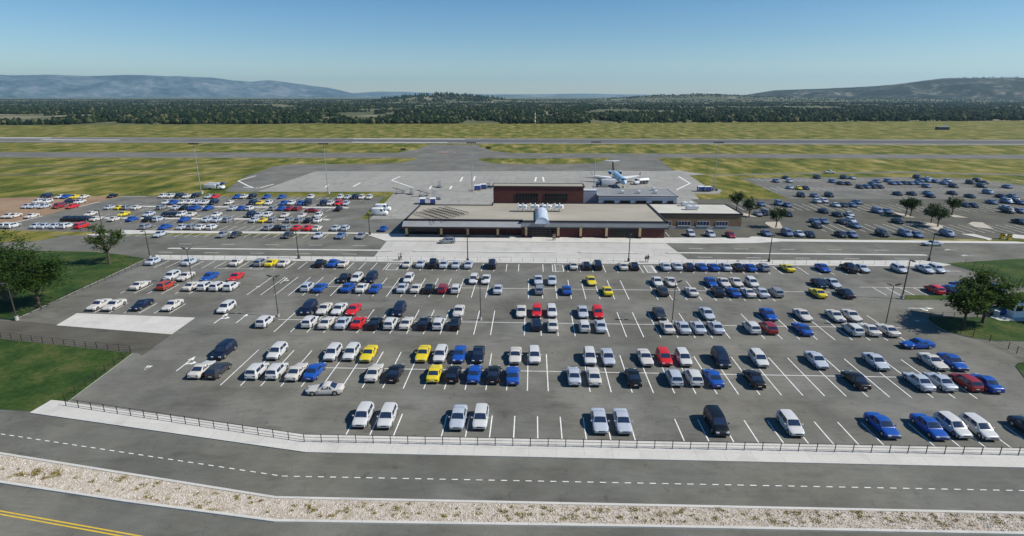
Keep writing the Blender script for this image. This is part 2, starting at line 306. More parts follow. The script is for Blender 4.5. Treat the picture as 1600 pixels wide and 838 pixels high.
def ground_mat():
    m = MT['drygrass'].copy(); m.name = "airfield grass and scrub ground"; t = m.node_tree; N = t.nodes.new; L = t.links.new
    b = t.nodes['Principled BSDF']; src = b.inputs['Base Color'].links[0].from_socket
    tc = N('ShaderNodeTexCoord'); n = N('ShaderNodeTexNoise'); n.inputs['Scale'].default_value = .006; n.inputs['Detail'].default_value = 9; n.inputs['Roughness'].default_value = .7
    L(tc.outputs['Object'], n.inputs['Vector']); cr = N('ShaderNodeValToRGB'); e = cr.color_ramp.elements
    e[0].position, e[0].color = .38, (.04,.055,.025,1); e[1].position, e[1].color = .66, (.30,.26,.18,1); q = e.new(.52); q.color = (.10,.105,.05,1)
    L(n.outputs[0], cr.inputs[0])
    sp = N('ShaderNodeSeparateXYZ'); L(tc.outputs['Object'], sp.inputs[0])
    sc = N('ShaderNodeMath'); sc.operation = 'MULTIPLY_ADD'; L(sp.outputs[0], sc.inputs[0]); sc.inputs[1].default_value = -.13; sc.inputs[2].default_value = -815
    ad = N('ShaderNodeMath'); L(sp.outputs[1], ad.inputs[0]); L(sc.outputs[0], ad.inputs[1])
    mr = N('ShaderNodeMapRange'); mr.inputs[1].default_value = -25; mr.inputs[2].default_value = 40; L(ad.outputs[0], mr.inputs[0])
    mx = N('ShaderNodeMix'); mx.data_type = 'RGBA'; L(mr.outputs[0], mx.inputs[0]); L(src, mx.inputs[6]); L(cr.outputs[0], mx.inputs[7]); L(mx.outputs[2], b.inputs['Base Color'])
    return m
struct('ground', gm, ground_mat(), 60)
# mountains -------------------------------------------------------
def range_mesh(name, prof, D, depth, m, rough, seed, nx=360, ny=44, plateau=.5):
    """a real ridge: crest height over the camera follows prof, terrain falls away in front and behind"""
    mb = MB(); vs = []; x0, x1 = prof[0][0], prof[-1][0]
    for j in range(ny):
        t = j/(ny-1); d = D+depth*t
        for i in range(nx):
            px = x0+(x1-x0)*i/(nx-1); py = np.interp(px, [p[0] for p in prof], [p[1] for p in prof])
            u = (px-800)/F; x = u*math.cos(YAW)-.9559*math.sin(YAW); y = u*math.sin(YAW)+.9559*math.cos(YAW)
            k = d/math.hypot(x, y)*1.; X, Y = x*k, y*k
            Dc = D+depth*plateau
            crest = 37+(150-py)/F*Dc*math.cos(math.atan(u*.95))*1.02
            sh = math.sin(min(1, t/plateau)*math.pi/2)**1.1 if t < plateau else 1-.5*((t-plateau)/(1-plateau))**2
            nz = noise.fractal(Vector((X/rough, Y/rough, seed)), 1., 2.1, 6)
            rg = 1-abs(noise.noise(Vector((X/rough*1.4, Y/rough*.8, seed+5))))
            e = min(1, i/12, (nx-1-i)/12)
            z = crest*sh*(1+.20*nz*(1-sh*.8)) + crest*.75*(rg-.75)*sh*(1-sh)*2.2
            vs.append((X, Y, max(-2, z)-1))
    fs = [(j*nx+i, j*nx+i+1, (j+1)*nx+i+1, (j+1)*nx+i) for j in range(ny-1) for i in range(nx-1)]
    mb.add(vs, fs); return struct(name, mb, m, 50)
mtn = ramp_mat("haze-tinted mountain scrub", [(.41,(.010,.025,.04)),(.475,(.045,.07,.085)),(.53,(.10,.125,.14)),(.62,(.22,.22,.23))], .0009, 10, (1,1,.8), (.005,.45))  # blue of the distance haze is tinted into the scrub colours
mesa = ramp_mat("mesa scrub", [(.42,(.003,.009,.007)),(.49,(.014,.024,.018)),(.54,(.055,.056,.042)),(.62,(.27,.235,.19))], .0045, 10, (1,1,1.2), (.02,.5))
range_mesh('mountain_range', [(-260,121),(-120,118),(0,120),(50,120),(90,123),(140,122),(200,124),(260,122.5),(330,124),(375,125),(405,129),(430,131),(455,129),(500,134),(540,139),(575,147),(600,150)], 15000, 5000, mtn, 1500, 1.3)
range_mesh('far_range', [(520,149),(570,146.5),(610,144),(650,144.5),(700,146.5),(760,148),(830,148),(900,147),(960,148),(1080,149),(1180,149)], 19000, 2200, mtn, 1500, 4.1, 160, 12)
range_mesh('mesa', [(1130,149),(1175,142),(1250,140),(1300,138),(1340,135),(1380,130),(1410,127),(1440,126),(1520,125.5),(1600,124.5),(1750,124),(1900,128)], 4900, 1900, mesa, 330, 8.2, 300, 44, .45)
# ------------------------------------------------------------------ SETTING: airfield
def strip(name, pxs, z, m): return sheet(name, PS(*pxs), z, m)
sheet('runway', [(-900,459),(900,463),(900,521),(-900,517)], .02, MT['ramp'])
sheet('runway_rubber_band', [(-300,477),(900,481),(900,503),(-300,499)], .045, MT['rubber'])
mk = MB()
for a in ((-150,-70,470.5,473.5),(-160,-60,508,511),(-520,-440,508,513),(-430,-360,486,490),(-900,900,466,466.9),(-900,900,512.5,513.4)): mk.box(a[0],a[1],a[2],a[3],.05,.06)
for k in range(9): mk.box(-560+6*0+k*0-0, -500, 474+k*3.4, 475.6+k*3.4, .05, .06)
struct('runway_markings', mk, MT['paint'])
strip('taxiway', [(-400,238.5),(0,238),(800,239.5),(1600,242),(2100,243.5),(2100,250),(1600,248.5),(1027,247),(800,247.5),(400,247),(0,246.5),(-400,247)], .02, MT['ramp'])
strip('taxiway_connector', [(668,226.4),(664,230),(650,234),(620,239),(620,240.5),(800,240.5),(800,239.5),(768,236),(752,231),(746,226.4)], .012, MT['ramp'])
strip('ramp_asphalt', [(352,298),(378,279),(425,261),(452,257.3),(560,256.5),(625,255),(645,251),(655,246.5),(745,246.5),(752,252),(775,256),(860,257),(930,255.5),(957,246.8),(1027,246.8),(1053,268),(1060,300),(355,300)], .028, MT['ramp'])
strip('apron', [(493,268),(1050,267.5),(1056,266),(1104,273),(1077,274.5),(1104,292),(1128,297),(1124,303),(1084,303),(1093,311.5),(1079,312),(1092,319),(1100,330),(640,343.3),(577,343.3),(617,300),(402,300)], .05, MT['apron'])
for a, b_, w in (((-50,259.3),(440,260.5),.7), ((-50,273),(420,273),.8)):
    strip('service_track', [(a[0],a[1]-w),(b_[0],b_[1]-w*.5),(b_[0],b_[1]+w*.5),(a[0],a[1]+w)], .01, MT['olive'])
strip('perimeter_track', [(1103,273.4),(1300,269.5),(1420,268.5),(1600,272.5),(1800,276),(1800,278),(1600,274.5),(1420,270.5),(1300,271.5),(1110,274.6)], .012, MT['ramp'])
am = MB()
def line(mb, a, b, w, z):
    a = Vector(a); b = Vector(b); d = (b-a).normalized(); n = Vector((-d.y, d.x))*w/2
    mb.add([(*(a-n), z), (*(b-n), z), (*(b+n), z), (*(a+n), z)], [(0,1,2,3)])
for a, b_ in (((372,283),(388,291)),((388,291),(398,294.5)),((380,293),(405,294.5)),((405,294.5),(428,288)),((372,283),(400,275)),((552,292),(563,286)),((508,293),(513,289)),((612,282),(625,276)),((612,282),(646,294)),((719,284),(723,277)),((740,283),(742,276)),((703,296),(706,291)),((671,296),(674,291)),((836,284),(838,277)),((850,284),(848,277)),((1057,297),(1078,287)),((1078,287),(1060,276)),((955,296),(965,304))):
    line(am, P(*a), P(*b_), .7, .07)
struct('apron_markings', am, MT['paint'])
rm = MB()
for a, b_ in (((680,238.6),(690,237.4)),((690,237.4),(694,238.6)),((695,239.2),(700,237.4)),((706,237.6),(712,237.4)),((712,239),(708,237.6))): line(rm, P(*a), P(*b_), 1.2, .06)
struct('taxiway_red_marking', rm, MT['redpaint'])
# ------------------------------------------------------------------ SETTING: roads, lots, lawns
sheet('road', [(-330,20),(240,20),(240,148.3),(-36,148.3),(-36,171),(-46,171),(-46,150),(-124,147),(-330,142)], .004, MT['road'])
sheet('car_park', [(-88.6,90),(-88.4,123.5),(94,124),(101,118),(101,104),(70,104),(70,101),(92,100.5),(92,95.5),(75,95.4),(69,90),(71,84),(92,76),(92,52),(-24,52.5),(-58,59),(-59.3,75)], .012, MT['asphalt'])
strip('entry_road', [(-140,503),(0,501),(31,502),(268,523.5),(222,556),(215,552),(0,530),(-140,514)], .02, MT['brownroad'])
sheet('left_car_park', [(-157.5,209.6),(-56.3,210.2),(-53.8,170.5),(-36,170.5),(-36,151),(-45.4,150.3),(-115,150),(-150,152),(-172,158),(-158,158)], .016, MT['asphalt'])
sheet('dirt_lot', [(-157.5,209.6),(-157.5,160),(-260,160),(-260,198),(-215,200),(-190,206)], .02, MT['dirt'])
strip('right_car_park', [(1036,373.5),(1036,356),(1079,311.5),(1232,311.2),(1600,311.5),(1800,313),(1900,372),(1600,374)], .018, MT['olive'])
strip('right_overflow_lot', [(1159,279),(1250,277.5),(1420,277),(1500,278.5),(1600,289.5),(1720,302),(1800,313),(1600,311.4),(1232,311)], .022, MT['ramp'])
raised('lawn', [(-91.2,124.4),(-100,128),(-108,130),(-121,130.5),(-134,131),(-300,134),(-300,92),(-140,89.5),(-91.8,87),(-89,86.6)], .07, MT['lawn'], -.1)
raised('lawn', [(-59.6,74.6),(-58.3,60.6),(-60.4,58.2),(-65,58.6),(-150,72),(-300,98),(-300,118),(-84.3,78.9)], .07, MT['lawn'], -.1)
raised('lawn', PS((1478,412.5),(1500,410.5),(1600,404.5),(1800,394),(2000,440),(1700,460),(1640,457),(1600,450),(1560,433),(1520,424)), .07, MT['lawn'], -.1)
raised('lawn', PS((1406,464),(1412,462.2),(1480,462.3),(1600,459),(1700,462),(1700,468),(1600,468),(1480,469.5),(1412,469)), .1, MT['lawn'], -.1)
raised('lawn', PS((1449,497),(1460,496),(1545,497),(1700,500),(1800,520),(1700,536),(1600,534.5),(1560,534),(1520,529),(1480,519),(1462,510),(1451,501)), .1, MT['lawn'], -.1)
raised('lawn', PS((1587,573),(1591,568),(1640,562),(1700,600),(1640,640),(1600,590)), .1, MT['lawn'], -.1)
struct('verge_grass', MB().poly(PS((-60,368),(0,365.5),(60,367),(97,369.5),(60,376.5),(0,379),(-60,381)), .03), MT['drygrass'])
raised('concrete_pad', PS((120,490),(305,497),(268,523),(88,509)), .06, MT['walk'])
raised('sidewalk', [(-60.6,60.9),(-58.2,60.6),(-25.4,54.5),(80,54.7),(80,51.3),(-24.2,51.3),(-60.8,57.9)], .13, MT['walk'])
raised('sidewalk', [(-91,127.6),(-88.2,123.6),(92,124.2),(96,126),(92,129.2),(60,128.4),(-60,127.6)], .13, MT['walk'])
sheet('plaza', [(-37.6,127.6),(-38.4,143.4),(35.4,143.4),(37.2,127.9)], .016, MT['plaza'])
raised('terminal_sidewalk', [(-46,151.3),(-45,149.2),(-39,143.4),(45,143.4),(58.5,144.2),(66,146.2),(128,146.2),(136,144.5),(137,145.4),(128,148.3),(68,148.9),(62,151.5),(60.5,151.5),(59,150),(37,149.4),(-2,148.9),(-2.6,151.2)], .13, MT['walk'])
raised('terminal_sidewalk', [(-116,150.5),(-118,153),(-106,152.8),(-46,152.3),(-46,150.7),(-104,149.9),(-121,146.4),(-124,147.5)], .13, MT['walk'])
for x0, x1, yy in ((-92,-33.5,133.6),(-29.5,6.5,133.5),(11.5,27,133.6),(33,96,133.9)):
    raised('median', [(x0,yy),(x0+.9,yy-.5),(x1-.9,yy-.5),(x1,yy),(x1-.9,yy+.55),(x0+.9,yy+.55)], .15, MT['walk'])
for yy, x0, x1 in ((188.4,-146,-62.6),(169,-136,-62.5)): raised('median', [(x0,yy),(x0+1,yy-1),(x1-1,yy-1),(x1,yy),(x1-1,yy+1),(x0+1,yy+1)], .14, MT['walk'])
for pts in (((1195,350),(1197,347.5),(1218,347.5),(1223.5,358),(1207,357.5)),((1393.7,331.4),(1412,335),(1431,341),(1410,339.8)),((1436.6,346.6),(1455,349),(1473,353.8),(1473,357.4),(1463.5,360),(1451,357.4)),((1480,335.6),(1494,337),(1513,341),(1490,340.3)),((1512.7,350.2),(1519,347.5),(1535,348.4),(1553,359),(1522.5,355.6)),((1158,333),(1172,335.5),(1184,340),(1161,338.5))):
    raised('kerbed_island', PS(*pts), .14, MT['sand'])
raised('kerbed_island', PS((1500,366.2),(1522,366.5),(1550,374),(1545,376.5),(1538,374)), .14, MT['walk'])
raised('kerbed_island', PS((1565,366.4),(1585,367),(1640,373),(1640,377),(1585,373)), .14, MT['walk'])
raised('booth_island', PS((1547,496.5),(1553,494),(1585,493.6),(1640,494),(1640,501),(1590,503),(1562,502)), .14, MT['walk'])
# gravel median and road markings
raised('gravel_median', [(-150,68.5),(-57,49.9),(-24.3,44.1),(80,44.6),(80,42.2),(10,41.6),(-23,41.1),(-38,43.1),(-52.8,45.4),(-150,63)], .1, MT['gravel'], -.1)
kb = MB()
def kerbline(mb, pts, w, h):
    for a, b_ in zip(pts, pts[1:]):
        a = Vector(a); b_ = Vector(b_); d = (b_-a).normalized(); n = Vector((-d.y, d.x))*w/2
        mb.prism([(a-n)[:], (b_-n)[:], (b_+n)[:], (a+n)[:]], 0, h)
kerbline(kb, [(-150,68.5),(-57,49.9),(-24.3,44.1),(80,44.6)], .3, .17); kerbline(kb, [(-150,63),(-52.8,45.4),(-38,43.1),(-23,41.1),(10,41.6),(80,42.2)], .3, .17)
struct('gravel_kerb', kb, MT['walk'])
rd = MB()
def dashes(mb, pts, on, off, w, z):
    for a, b_ in zip(pts, pts[1:]):
        a = Vector(a); b_ = Vector(b_); L_ = (b_-a).length; d = (b_-a)/L_; t = 0
        while t < L_-on: line(mb, (a+d*t)[:], (a+d*(t+on))[:], w, z); t += on+off
dashes(rd, [(-130,67.5),(-60.4,53.6),(-25.1,47.4),(75,47.9)], .62, .62, .105, .012)
for y0, x0, x1 in ((138.6,-92,-42),(138.6,40,95),(130.4,-92,-42),(130.6,40,95)): dashes(rd, [(x0,y0),(x1,y0)], 3.5, 8, .16, .012)
struct('road_lane_markings', rd, MT['paint'])
yl = MB()
for o in (0, .34): line(yl, (-150,60.2+o), (-48.9,41.15+o), .14, .012); line(yl, (-48.9,41.15+o), (-20,36.2+o), .14, .012)
struct('yellow_centre_line', yl, MT['yellowpaint'])
pl = MB(); PZ = .02; PITCHX = 2.735
def bays(x0, n, y0, y1, skip=(), w=.13):
    for i in range(n):
        if i not in skip: line(pl, (x0+i*PITCHX, y0), (x0+i*PITCHX, y1), w, PZ)
def grid0(px, Y): return XA(px, Y)
bays(grid0(541,54.9)-0*PITCHX, 30, 54.85, 59.4, (3,13,23))
bays(grid0(312.8,65.5), 38, 65.5, 76.5, (0,18,))
line(pl, (-37.8,71), (51.8,71), .13, PZ+.002)
bays(grid0(437,85.4)-0, 38, 83.2, 93.9, (4,14,19,28)); line(pl, (-43.5,88.5), (61.8,88.5), .13, PZ+.002)
bays(grid0(516,100.6)-6*PITCHX, 38, 100.6, 112.1, (7,18,19,28)); line(pl, (-45.5,106.2), (61,106.2), .13, PZ+.002)
bays(XA(240,117.5)-0, 58, 117.6, 123.3, (20,31,39,52))
bays(XA(143,89.9), 6, 90.5, 95.5); bays(XA(188,100.6), 6, 100.6, 106.4)
for a in (((69,104.6),(69,109.4)),((71.7,104.6),(71.7,109.4)),((74.4,104.6),(74.4,109.4)),((77.1,104.6),(77.1,109.4)),((79.8,104.6),(79.8,109.4)),((82.5,104.6),(82.5,109.4)),((66.5,109.5),(84,109.5))): line(pl, *a, .13, PZ)
for x0, x1, style in ((XA(603,118.2), XA(620,118.2), 0), (XA(864,117.6), XA(881,117.6), 0), (XA(1013,117.4), XA(1027,117.4), 1)):
    y0, y1 = 117.8, 123.
    for a, b_ in (((x0,y0),(x1,y0)),((x0,y1),(x1,y1)),((x0,y0),(x0,y1)),((x1,y0),(x1,y1))): line(pl, a, b_, .15, PZ+.003)
    for k in range(7):
        t = y0+k*.72; line(pl, (x0, t), (x1, min(y1, t+.95)), .12 if style else .05, PZ+.001)
line(pl, (-70,117.4), (-60,117.4), .12, PZ)
for ya, yb, x0, n in ((158.5,169.,84,30),(189.5,202,72,45)): 
    for i in range(n): line(pl, (x0+i*2.75, ya), (x0+i*2.75, yb), .14, .03)
for i in range(44): line(pl, (98+i*2.8, 232), (98+i*2.8, 240), .16, .03); line(pl, (102+i*2.8, 257), (102+i*2.8, 265), .16, .03)
for yy0, yy1, x0, x1 in ((146.,150.2,-117,-48),(154,159.5,-112,-60),(170,175,-140,-64),(163,168,-128,-64),(182,187,-140,-64),(189,194.5,-140,-64),(203,209,-132,-62)):
    x = x0
    while x < x1: line(pl, (x, yy0), (x, yy1), .13, .03); x += 2.75
line(pl, (-158.6,208.7), (-148,208.7), .3, .03); line(pl, (-157.4,160), (-157.2,172), .4, .03); line(pl, (-157.5,184), (-157.3,197), .4, .03)
for px in (1064,1096,1127): line(pl, (XA(px-18,151), 156), (XA(px-18,151), 151), .13, .03)
struct('parking_bay_lines', pl, MT['paint'])
ar = MB()
def arrow(px, py, flip=1, turn=True, rot=0, s=1.):
    c = Vector(P(px, py)); ca, sa = math.cos(rot), math.sin(rot)
    def q(x, y): return (c.x+s*(x*ca-y*sa), c.y+s*(x*sa+y*ca), PZ+.004)
    ar.add([q(-.09,-2.2),q(.09,-2.2),q(.09,1.4*flip+.0),q(-.09,1.4*flip)] , [(0,1,2,3)])
    ar.add([q(-.42,1.2*flip),q(.42,1.2*flip),q(0,2.5*flip)], [(0,1,2)])
    if turn: ar.add([q(.09,-.2),q(.8,.15),q(.8,.45),q(.09,.15)], [(0,1,2,3)]); ar.add([q(.75,-.25),q(1.4,.4),q(.75,.9)], [(0,1,2)])
for a in ((243,566,-1,False,0,1.),(290,569,1,True,0,1.),(345,498,1,True,0,1.),(378,498,1,False,0,.9),(408,445,-1,False,0,.9),(443,439,1,True,0,.8),(1438,482,1,True,R(-90),1.),(1445,502,-1,False,R(-90),.8),(1485,391,1,True,R(90),.7),(1512,400,1,True,R(90),.7),(1490,424,1,False,R(90),.7)): arrow(*a)
struct('painted_arrows', ar, MT['paint'])
# ================================================================== CARS
KINDS = {'h':('hatchback',4.25,1.78,1.50),'s':('sedan',4.65,1.80,1.42),'c':('coupe',4.65,1.82,1.33),'u':('suv',4.75,1.88,1.74),'p':('pickup',5.2,1.9,1.72)}
SHAPE = {  # beltline profile (fraction of length, height), cabin: base front, top front, top rear, base rear (fractions), belt height
 'h':([(0,.60),(.02,.70),(.10,.80),(.26,.93),(.5,.97),(.9,1.0),(.98,.92),(1,.80)], (.235,.40,.90,.985), .96),
 's':([(0,.58),(.02,.66),(.10,.76),(.28,.90),(.5,.93),(.78,.98),(.95,.97),(.99,.88),(1,.78)], (.27,.42,.68,.82), .92),
 'c':([(0,.56),(.02,.66),(.08,.74),(.32,.86),(.5,.88),(.75,.93),(.94,.95),(.985,.88),(1,.76)], (.32,.47,.66,.83), .87),
 'u':([(0,.66),(.02,.78),(.10,.90),(.25,1.02),(.5,1.05),(.9,1.06),(.985,.98),(1,.85)], (.20,.34,.90,.985), 1.04),
 'p':([(0,.70),(.02,.86),(.10,.95),(.27,1.05),(.5,1.07),(.62,1.07),(.97,1.07),(1,.95)], (.25,.36,.56,.61), 1.05)}
def car_parts(k):
    nm, L_, Wd, Ht = KINDS[k]; prof, cab, belt = SHAPE[k]; hw = Wd/2
    wr = .37 if k in 'up' else .325; wx = .79; wf, wb = -L_/2+L_*.19, L_/2-L_*.20
    R_ = wr+.055
    st = {round(-L_/2+f*L_, 3) for f in (0,.012,.03,.07,.12,.28,.36,.44,.52,.6,.66,.72,.9,.95,.98,.992,1)}
    for w in (wf, wb):
        for a in (-1,-.85,-.55,0,.55,.85,1): st.add(round(w+a*R_, 3))
        st.add(round(w-R_-.01,3)); st.add(round(w+R_+.01,3))
    st = sorted(st); rings = []
    for s in st:
        f = (s+L_/2)/L_; zt = float(np.interp(f, [p[0] for p in prof], [p[1] for p in prof]))
        w = hw*float(np.interp(f, [0,.012,.03,.07,.14,.5,.88,.95,.98,1], [.80,.86,.90,.945,.985,1,.985,.94,.90,.84]))
        zb = .24 if .03 < f < .97 else .30
        for c in (wf, wb):
            if abs(s-c) < R_: zb = max(zb, wr+math.sqrt(R_*R_-(s-c)**2))
        cr = .045; zs = zt-.05; zm = max(zb+.06, .62*zt); zl = max(zb+.03, .40)
        zm = min(zm, zs-.02); zl = min(zl, zm-.01)
        half = [(0,zt+cr*.55),(.45*w,zt+cr*.45),(.80*w,zt+.005),(.93*w,zs),(1.0*w,zm),(.985*w,zl),(.955*w,zb)]
        rings.append([(-x, s, z) for x, z in half[::-1]]+[(x, s, z) for x, z in half[1:]])
    mb = MB().rings(rings, 0, close=False, caps=(True, True))
    # cabin
    c0, c1, c2, c3 = [-L_/2+f*L_ for f in cab]; zr = Ht; bw, tw = hw*.90, hw*.73
    def ring(s, z, w, crn): return [(-w, s, z), (-w*.55, s, z+crn), (0, s, z+crn*1.3), (w*.55, s, z+crn), (w, s, z)]
    zb0 = belt-.03
    rows = [ring(c0, zb0, bw*.96, .02), ring(c1, zr-.05, tw, .035), ring(c1+.25*(c2-c1), zr-.012, tw*1.03, .035), ring(c1+.6*(c2-c1), zr-.014, tw*1.02, .035), ring(c2, zr-.06, tw*.97, .035), ring(c3, zb0+(.04 if k in 'sc' else .02), bw*.93, .02)]
    o = len(mb.v); mb.rings(rows, 0, close=False, caps=(False, False))
    # sides of cabin
    bl = [(-bw, rows[i][0][1], zb0) for i in range(6)]; br = [(bw, rows[i][0][1], zb0) for i in range(6)]
    for sgn, base in ((0, bl), (4, br)):
        top = [rows[i][sgn] for i in range(6)]; mb.add(base+top, [(i, i+1, 6+i+1, 6+i) for i in range(5)])
    if k == 'p':
        z = 1.085; mb.add([(-hw*.80, c3+.1, z),(hw*.80, c3+.1, z),(hw*.80, L_/2-.12, z),(-hw*.80, L_/2-.12, z)], [(0,1,2,3)], 1)
    # sill / arch liner and underbody
    mb.box(-hw*.90, hw*.90, -L_/2+.06, L_/2-.06, .26, .60, 1)
    mb.box(-hw*.78, hw*.78, -L_/2-.012, -L_/2+.1, .30, .42, 1); mb.box(-hw*.76, hw*.76, L_/2-.1, L_/2+.012, .30, .40, 1)
    body = mb
    out = {'body': (body, 'PAINT', 34)}
    def lerp(a, b, t): return Vector(a)*(1-t)+Vector(b)*t
    def pane(a, b, c, d, off):   # a b bottom, c d top (d over a), pushed out along the normal
        a, b, c, d = map(Vector, (a, b, c, d)); n = (b-a).cross(d-a).normalized()
        return [p+n*off for p in (a, b, c, d)]
    def screen(lo, hi, sgn, t0, t1, ins):
        pts = []; 
        for t in (t0, t1):
            row = [lerp(lo[i], hi[i], t) for i in range(5)]
            w = row[4].x; pts.append([Vector((p.x*(1-ins), p.y+sgn*.012, p.z+.014)) for p in row])
        return MB().rings([pts[0], pts[1]], 0, close=False, caps=(False, False))
    out['windscreen'] = (screen(rows[0], rows[1], -1, .10, .93, .07), 'glass', 40)
    out['rear_window'] = (screen(rows[5], rows[4], 1, .14 if k in 'hu' else .10, .93, .08), 'glass', 40)
    for sg in (-1, 1):
        sm = MB(); i0 = 0 if sg < 0 else 4; b0 = bl if sg < 0 else br
        def pt(s, t):   # point on cabin side at length s and height share t
            ztop = float(np.interp(s, [r[0][1] for r in rows], [r[i0][2] for r in rows])); xt = float(np.interp(s, [r[0][1] for r in rows], [r[i0][0] for r in rows]))
            z = zb0+(ztop-zb0)*t; x = sg*bw+(xt-sg*bw)*t; return Vector((x+sg*.010, s, z+.004))
        def fr(a): return c0+(c3-c0)*a
        segs = {'h':[(.17,.47),(.50,.83)],'s':[(.17,.50),(.54,.84)],'c':[(.20,.60),(.64,.82)],'u':[(.14,.38),(.41,.66),(.69,.92)],'p':[(.22,.80)]}[k]
        for a, b_ in segs:
            # lower edge full, upper edge follows the roof
            ua = max(a, (c1-c0)/(c3-c0)+.02) if a == segs[0][0] else a; ub = min(b_, (c2-c0)/(c3-c0)-.01) if b_ == segs[-1][1] else b_
            if ub < ua: ub = ua+.04
            q = [pt(fr(a), .10), pt(fr(b_), .10), pt(fr(ub), .90), pt(fr(ua), .90)]
            sm.add(q, [(0,1,2,3)])
        out['side_window%d' % sg] = (sm, 'glass', None)
        # lights
        hl = MB().bevbox(sg*hw*.60-.19, sg*hw*.60+.19, -L_/2-.022, -L_/2+.16, .56, .69 if k != 'u' else .76, .03); out['headlight%d' % sg] = (hl, 'lamp', 40)
        zt_ = .80 if k in 'sc' else .86
        tl = MB().bevbox(sg*hw*.66-.16, sg*hw*.66+.16, L_/2-.10, L_/2+.018, zt_-.17, zt_-.06, .025); out['tail_light%d' % sg] = (tl, 'tail', 40)
        mi = MB().bevbox(sg*(hw+.10)-.09, sg*(hw+.10)+.09, c0+.30, c0+.42, belt-.02, belt+.13, .03); out['wing_mirror%d' % sg] = (mi, 'PAINT', 40)
        for q, wy in ((0, wf), (1, wb)):
            t = MB(); x1 = sg*(hw-.015); x0 = sg*(hw-.22); t.tube((x0, wy, wr), (x1, wy, wr), wr, wr, 20); t.tube((x1, wy, wr), (x1+sg*.012, wy, wr), wr*.9, wr*.78, 20); out['wheel%d%d' % (sg, q)] = (t, 'rubbert', 40)
            rm_ = MB(); rm_.tube((x1+sg*.008, wy, wr), (x1+sg*.018, wy, wr), wr*.64, wr*.6, 16)
            rm_.tube((x1+sg*.018, wy, wr), (x1+sg*.03, wy, wr), wr*.2, wr*.15, 10)
            out['rim%d%d' % (sg, q)] = (rm_, 'rim', 40)
    out['grille'] = (MB().bevbox(-.34, .34, -L_/2-.014, -L_/2+.05, .53, .66, .02), 'trim', None)
    out['licence_plate'] = (MB().box(-.22, .22, L_/2-.02, L_/2+.022, .52, .63), 'plate', None)
    return out
CARMESH = {}
for k in KINDS:
    for pn, (mb, mt, sm) in car_parts(k).items():
        base = pn.rstrip('-01')
        mats = [PM['W'], MT['trim']] if mt == 'PAINT' else [MT[mt]]
        CARMESH[k, pn] = (base, mb.mesh(KINDS[k][0]+' '+base.replace('_',' '), mats, sm), mt, mb)
def one_mesh(k):   # a far car as one mesh: paint, trim, glass, rubber, rim, lamp, tail
    order = ['PAINT','trim','glass','rubbert','rim','lamp','tail','plate']; mb = MB()
    for (kk, pn), (b_, me, mt, src) in CARMESH.items():
        if kk != k or b_ in ('wing_mirror','licence_plate','grille'): continue
        o = len(mb.v); mb.v += src.v; mb.f += [[i+o for i in f] for f in src.f]; mb.m += [1 if (mt == 'PAINT' and q == 1) else order.index(mt) for q in src.m]
    return mb, [PM['W']]+[MT[n] for n in order[1:]]
FARSRC = {k: one_mesh(k) for k in KINDS}; FARMESH = {}
def far_mesh(k, c):
    if (k, c) not in FARMESH:
        mb, mats = FARSRC[k]; FARMESH[k, c] = mb.mesh(PAINT[c][0]+' '+KINDS[k][0], [paint(k, c)]+mats[1:], 34)
    return FARMESH[k, c]
CARS = []      # dicts: k c x y rot lod row group
def car(px, code, Y, face, row, group, lod, dr=None):
    rot = 0 if face == 'F' else math.pi
    k, c = code[0], code[1]; L_ = KINDS[k][1]
    x = XA(px, Y-L_/2+.15); CARS.append(dict(k=k, c=c, x=x, y=Y+random.uniform(-.18,.18), rot=rot+random.gauss(0, R(.8)), lod=lod, row=row, group=group, px=px))
def row(txt, Y, face, rowname, group='cars parked in the main lot', lod=1):
    for w in txt.split():
        f = face
        if w[-1] in 'FR' and len(w) > 5 and w[-2].isupper(): f = w[-1]; w = w[:-1]
        px, code = float(w[:-2]), w[-2:]; car(px, code, Y, f, rowname, group, lod)
row("561hW 600hW 713sS 749hW 939sS 976sS 1127.5uK 1245hW 1395sB 1470sB 1508hW 1547hW 1632sN", 58.0, 'F', "the single row beside the near fence", lod=0)
row("302cW 331hC 392.6hW 424hW 455cW 483sB 578.7cW 612sK 675cY 706hK 739sB 769.6sK 800cB 898sS 930cW 993sK 1058hS 1089.5hW 1121sB 1187sK 1351sK 1451sS 1486sS 1525hD 1557sB", 68.9, 'R', "the closest double row's near side", lod=0)
row("339uN 425hW 514hW 543hW 570.6cY 656.8cY 685.6hW 715sB 745sN 804.6cW 835hW 923hW 952sS 1012cW 1042hR 1072.6hW 1133uN 1193hW 1286sS 1380sS 1474cW 1505sB", 74.8, 'F', "the closest double row's far side", lod=0)
row("407hW 478hW 504.7cW 531sS 555sR 581.6sK 607hW 631cW 659sK 683hW 709hK 838hN 864cW 914hW 940sS 1046cW 1071sS 1095sS 1124sS 1181hW 1208hD 1262cB 1341hW 1369.5cW 1398cW", 86.4, 'R', "the middle double row's near side")
row("475.6uN 500cW 524sW 547cR 620uN 714.7cW 814cW 839hR 862.7hW 912sS 935.6hR 1034sC 1110sS 1208sB 1263cW 1314cW 1341cW 345hW", 92.3, 'F', "the middle double row's far side")
row("208cW 251hO 291.5cW 314hW 333.5hW 355hW 475hS 495cB 539sB 561.5sW 583cB 625.6sS 647cW 668sK 690hD 711hW 777sS 842.6hG 886.6cB 951cY 1039sC 1084.6cW 1127sK 1150.6cB 1174cW 1194.6sS 1218hG 1286cY 1329sN", 104.1, 'R', "the farthest double row's near side")
row("260hW 281cW 319.5sB 360.6cR 533sK 553.6hW 576uN 635.8hW 739hW 758sW 841sS 863sS 925cY 1029.6sW 1051.6cW 1115sB 1135.5cW 1156cW 1179.5hW 1287sN 1309sS", 110.0, 'F', "the farthest double row's far side")
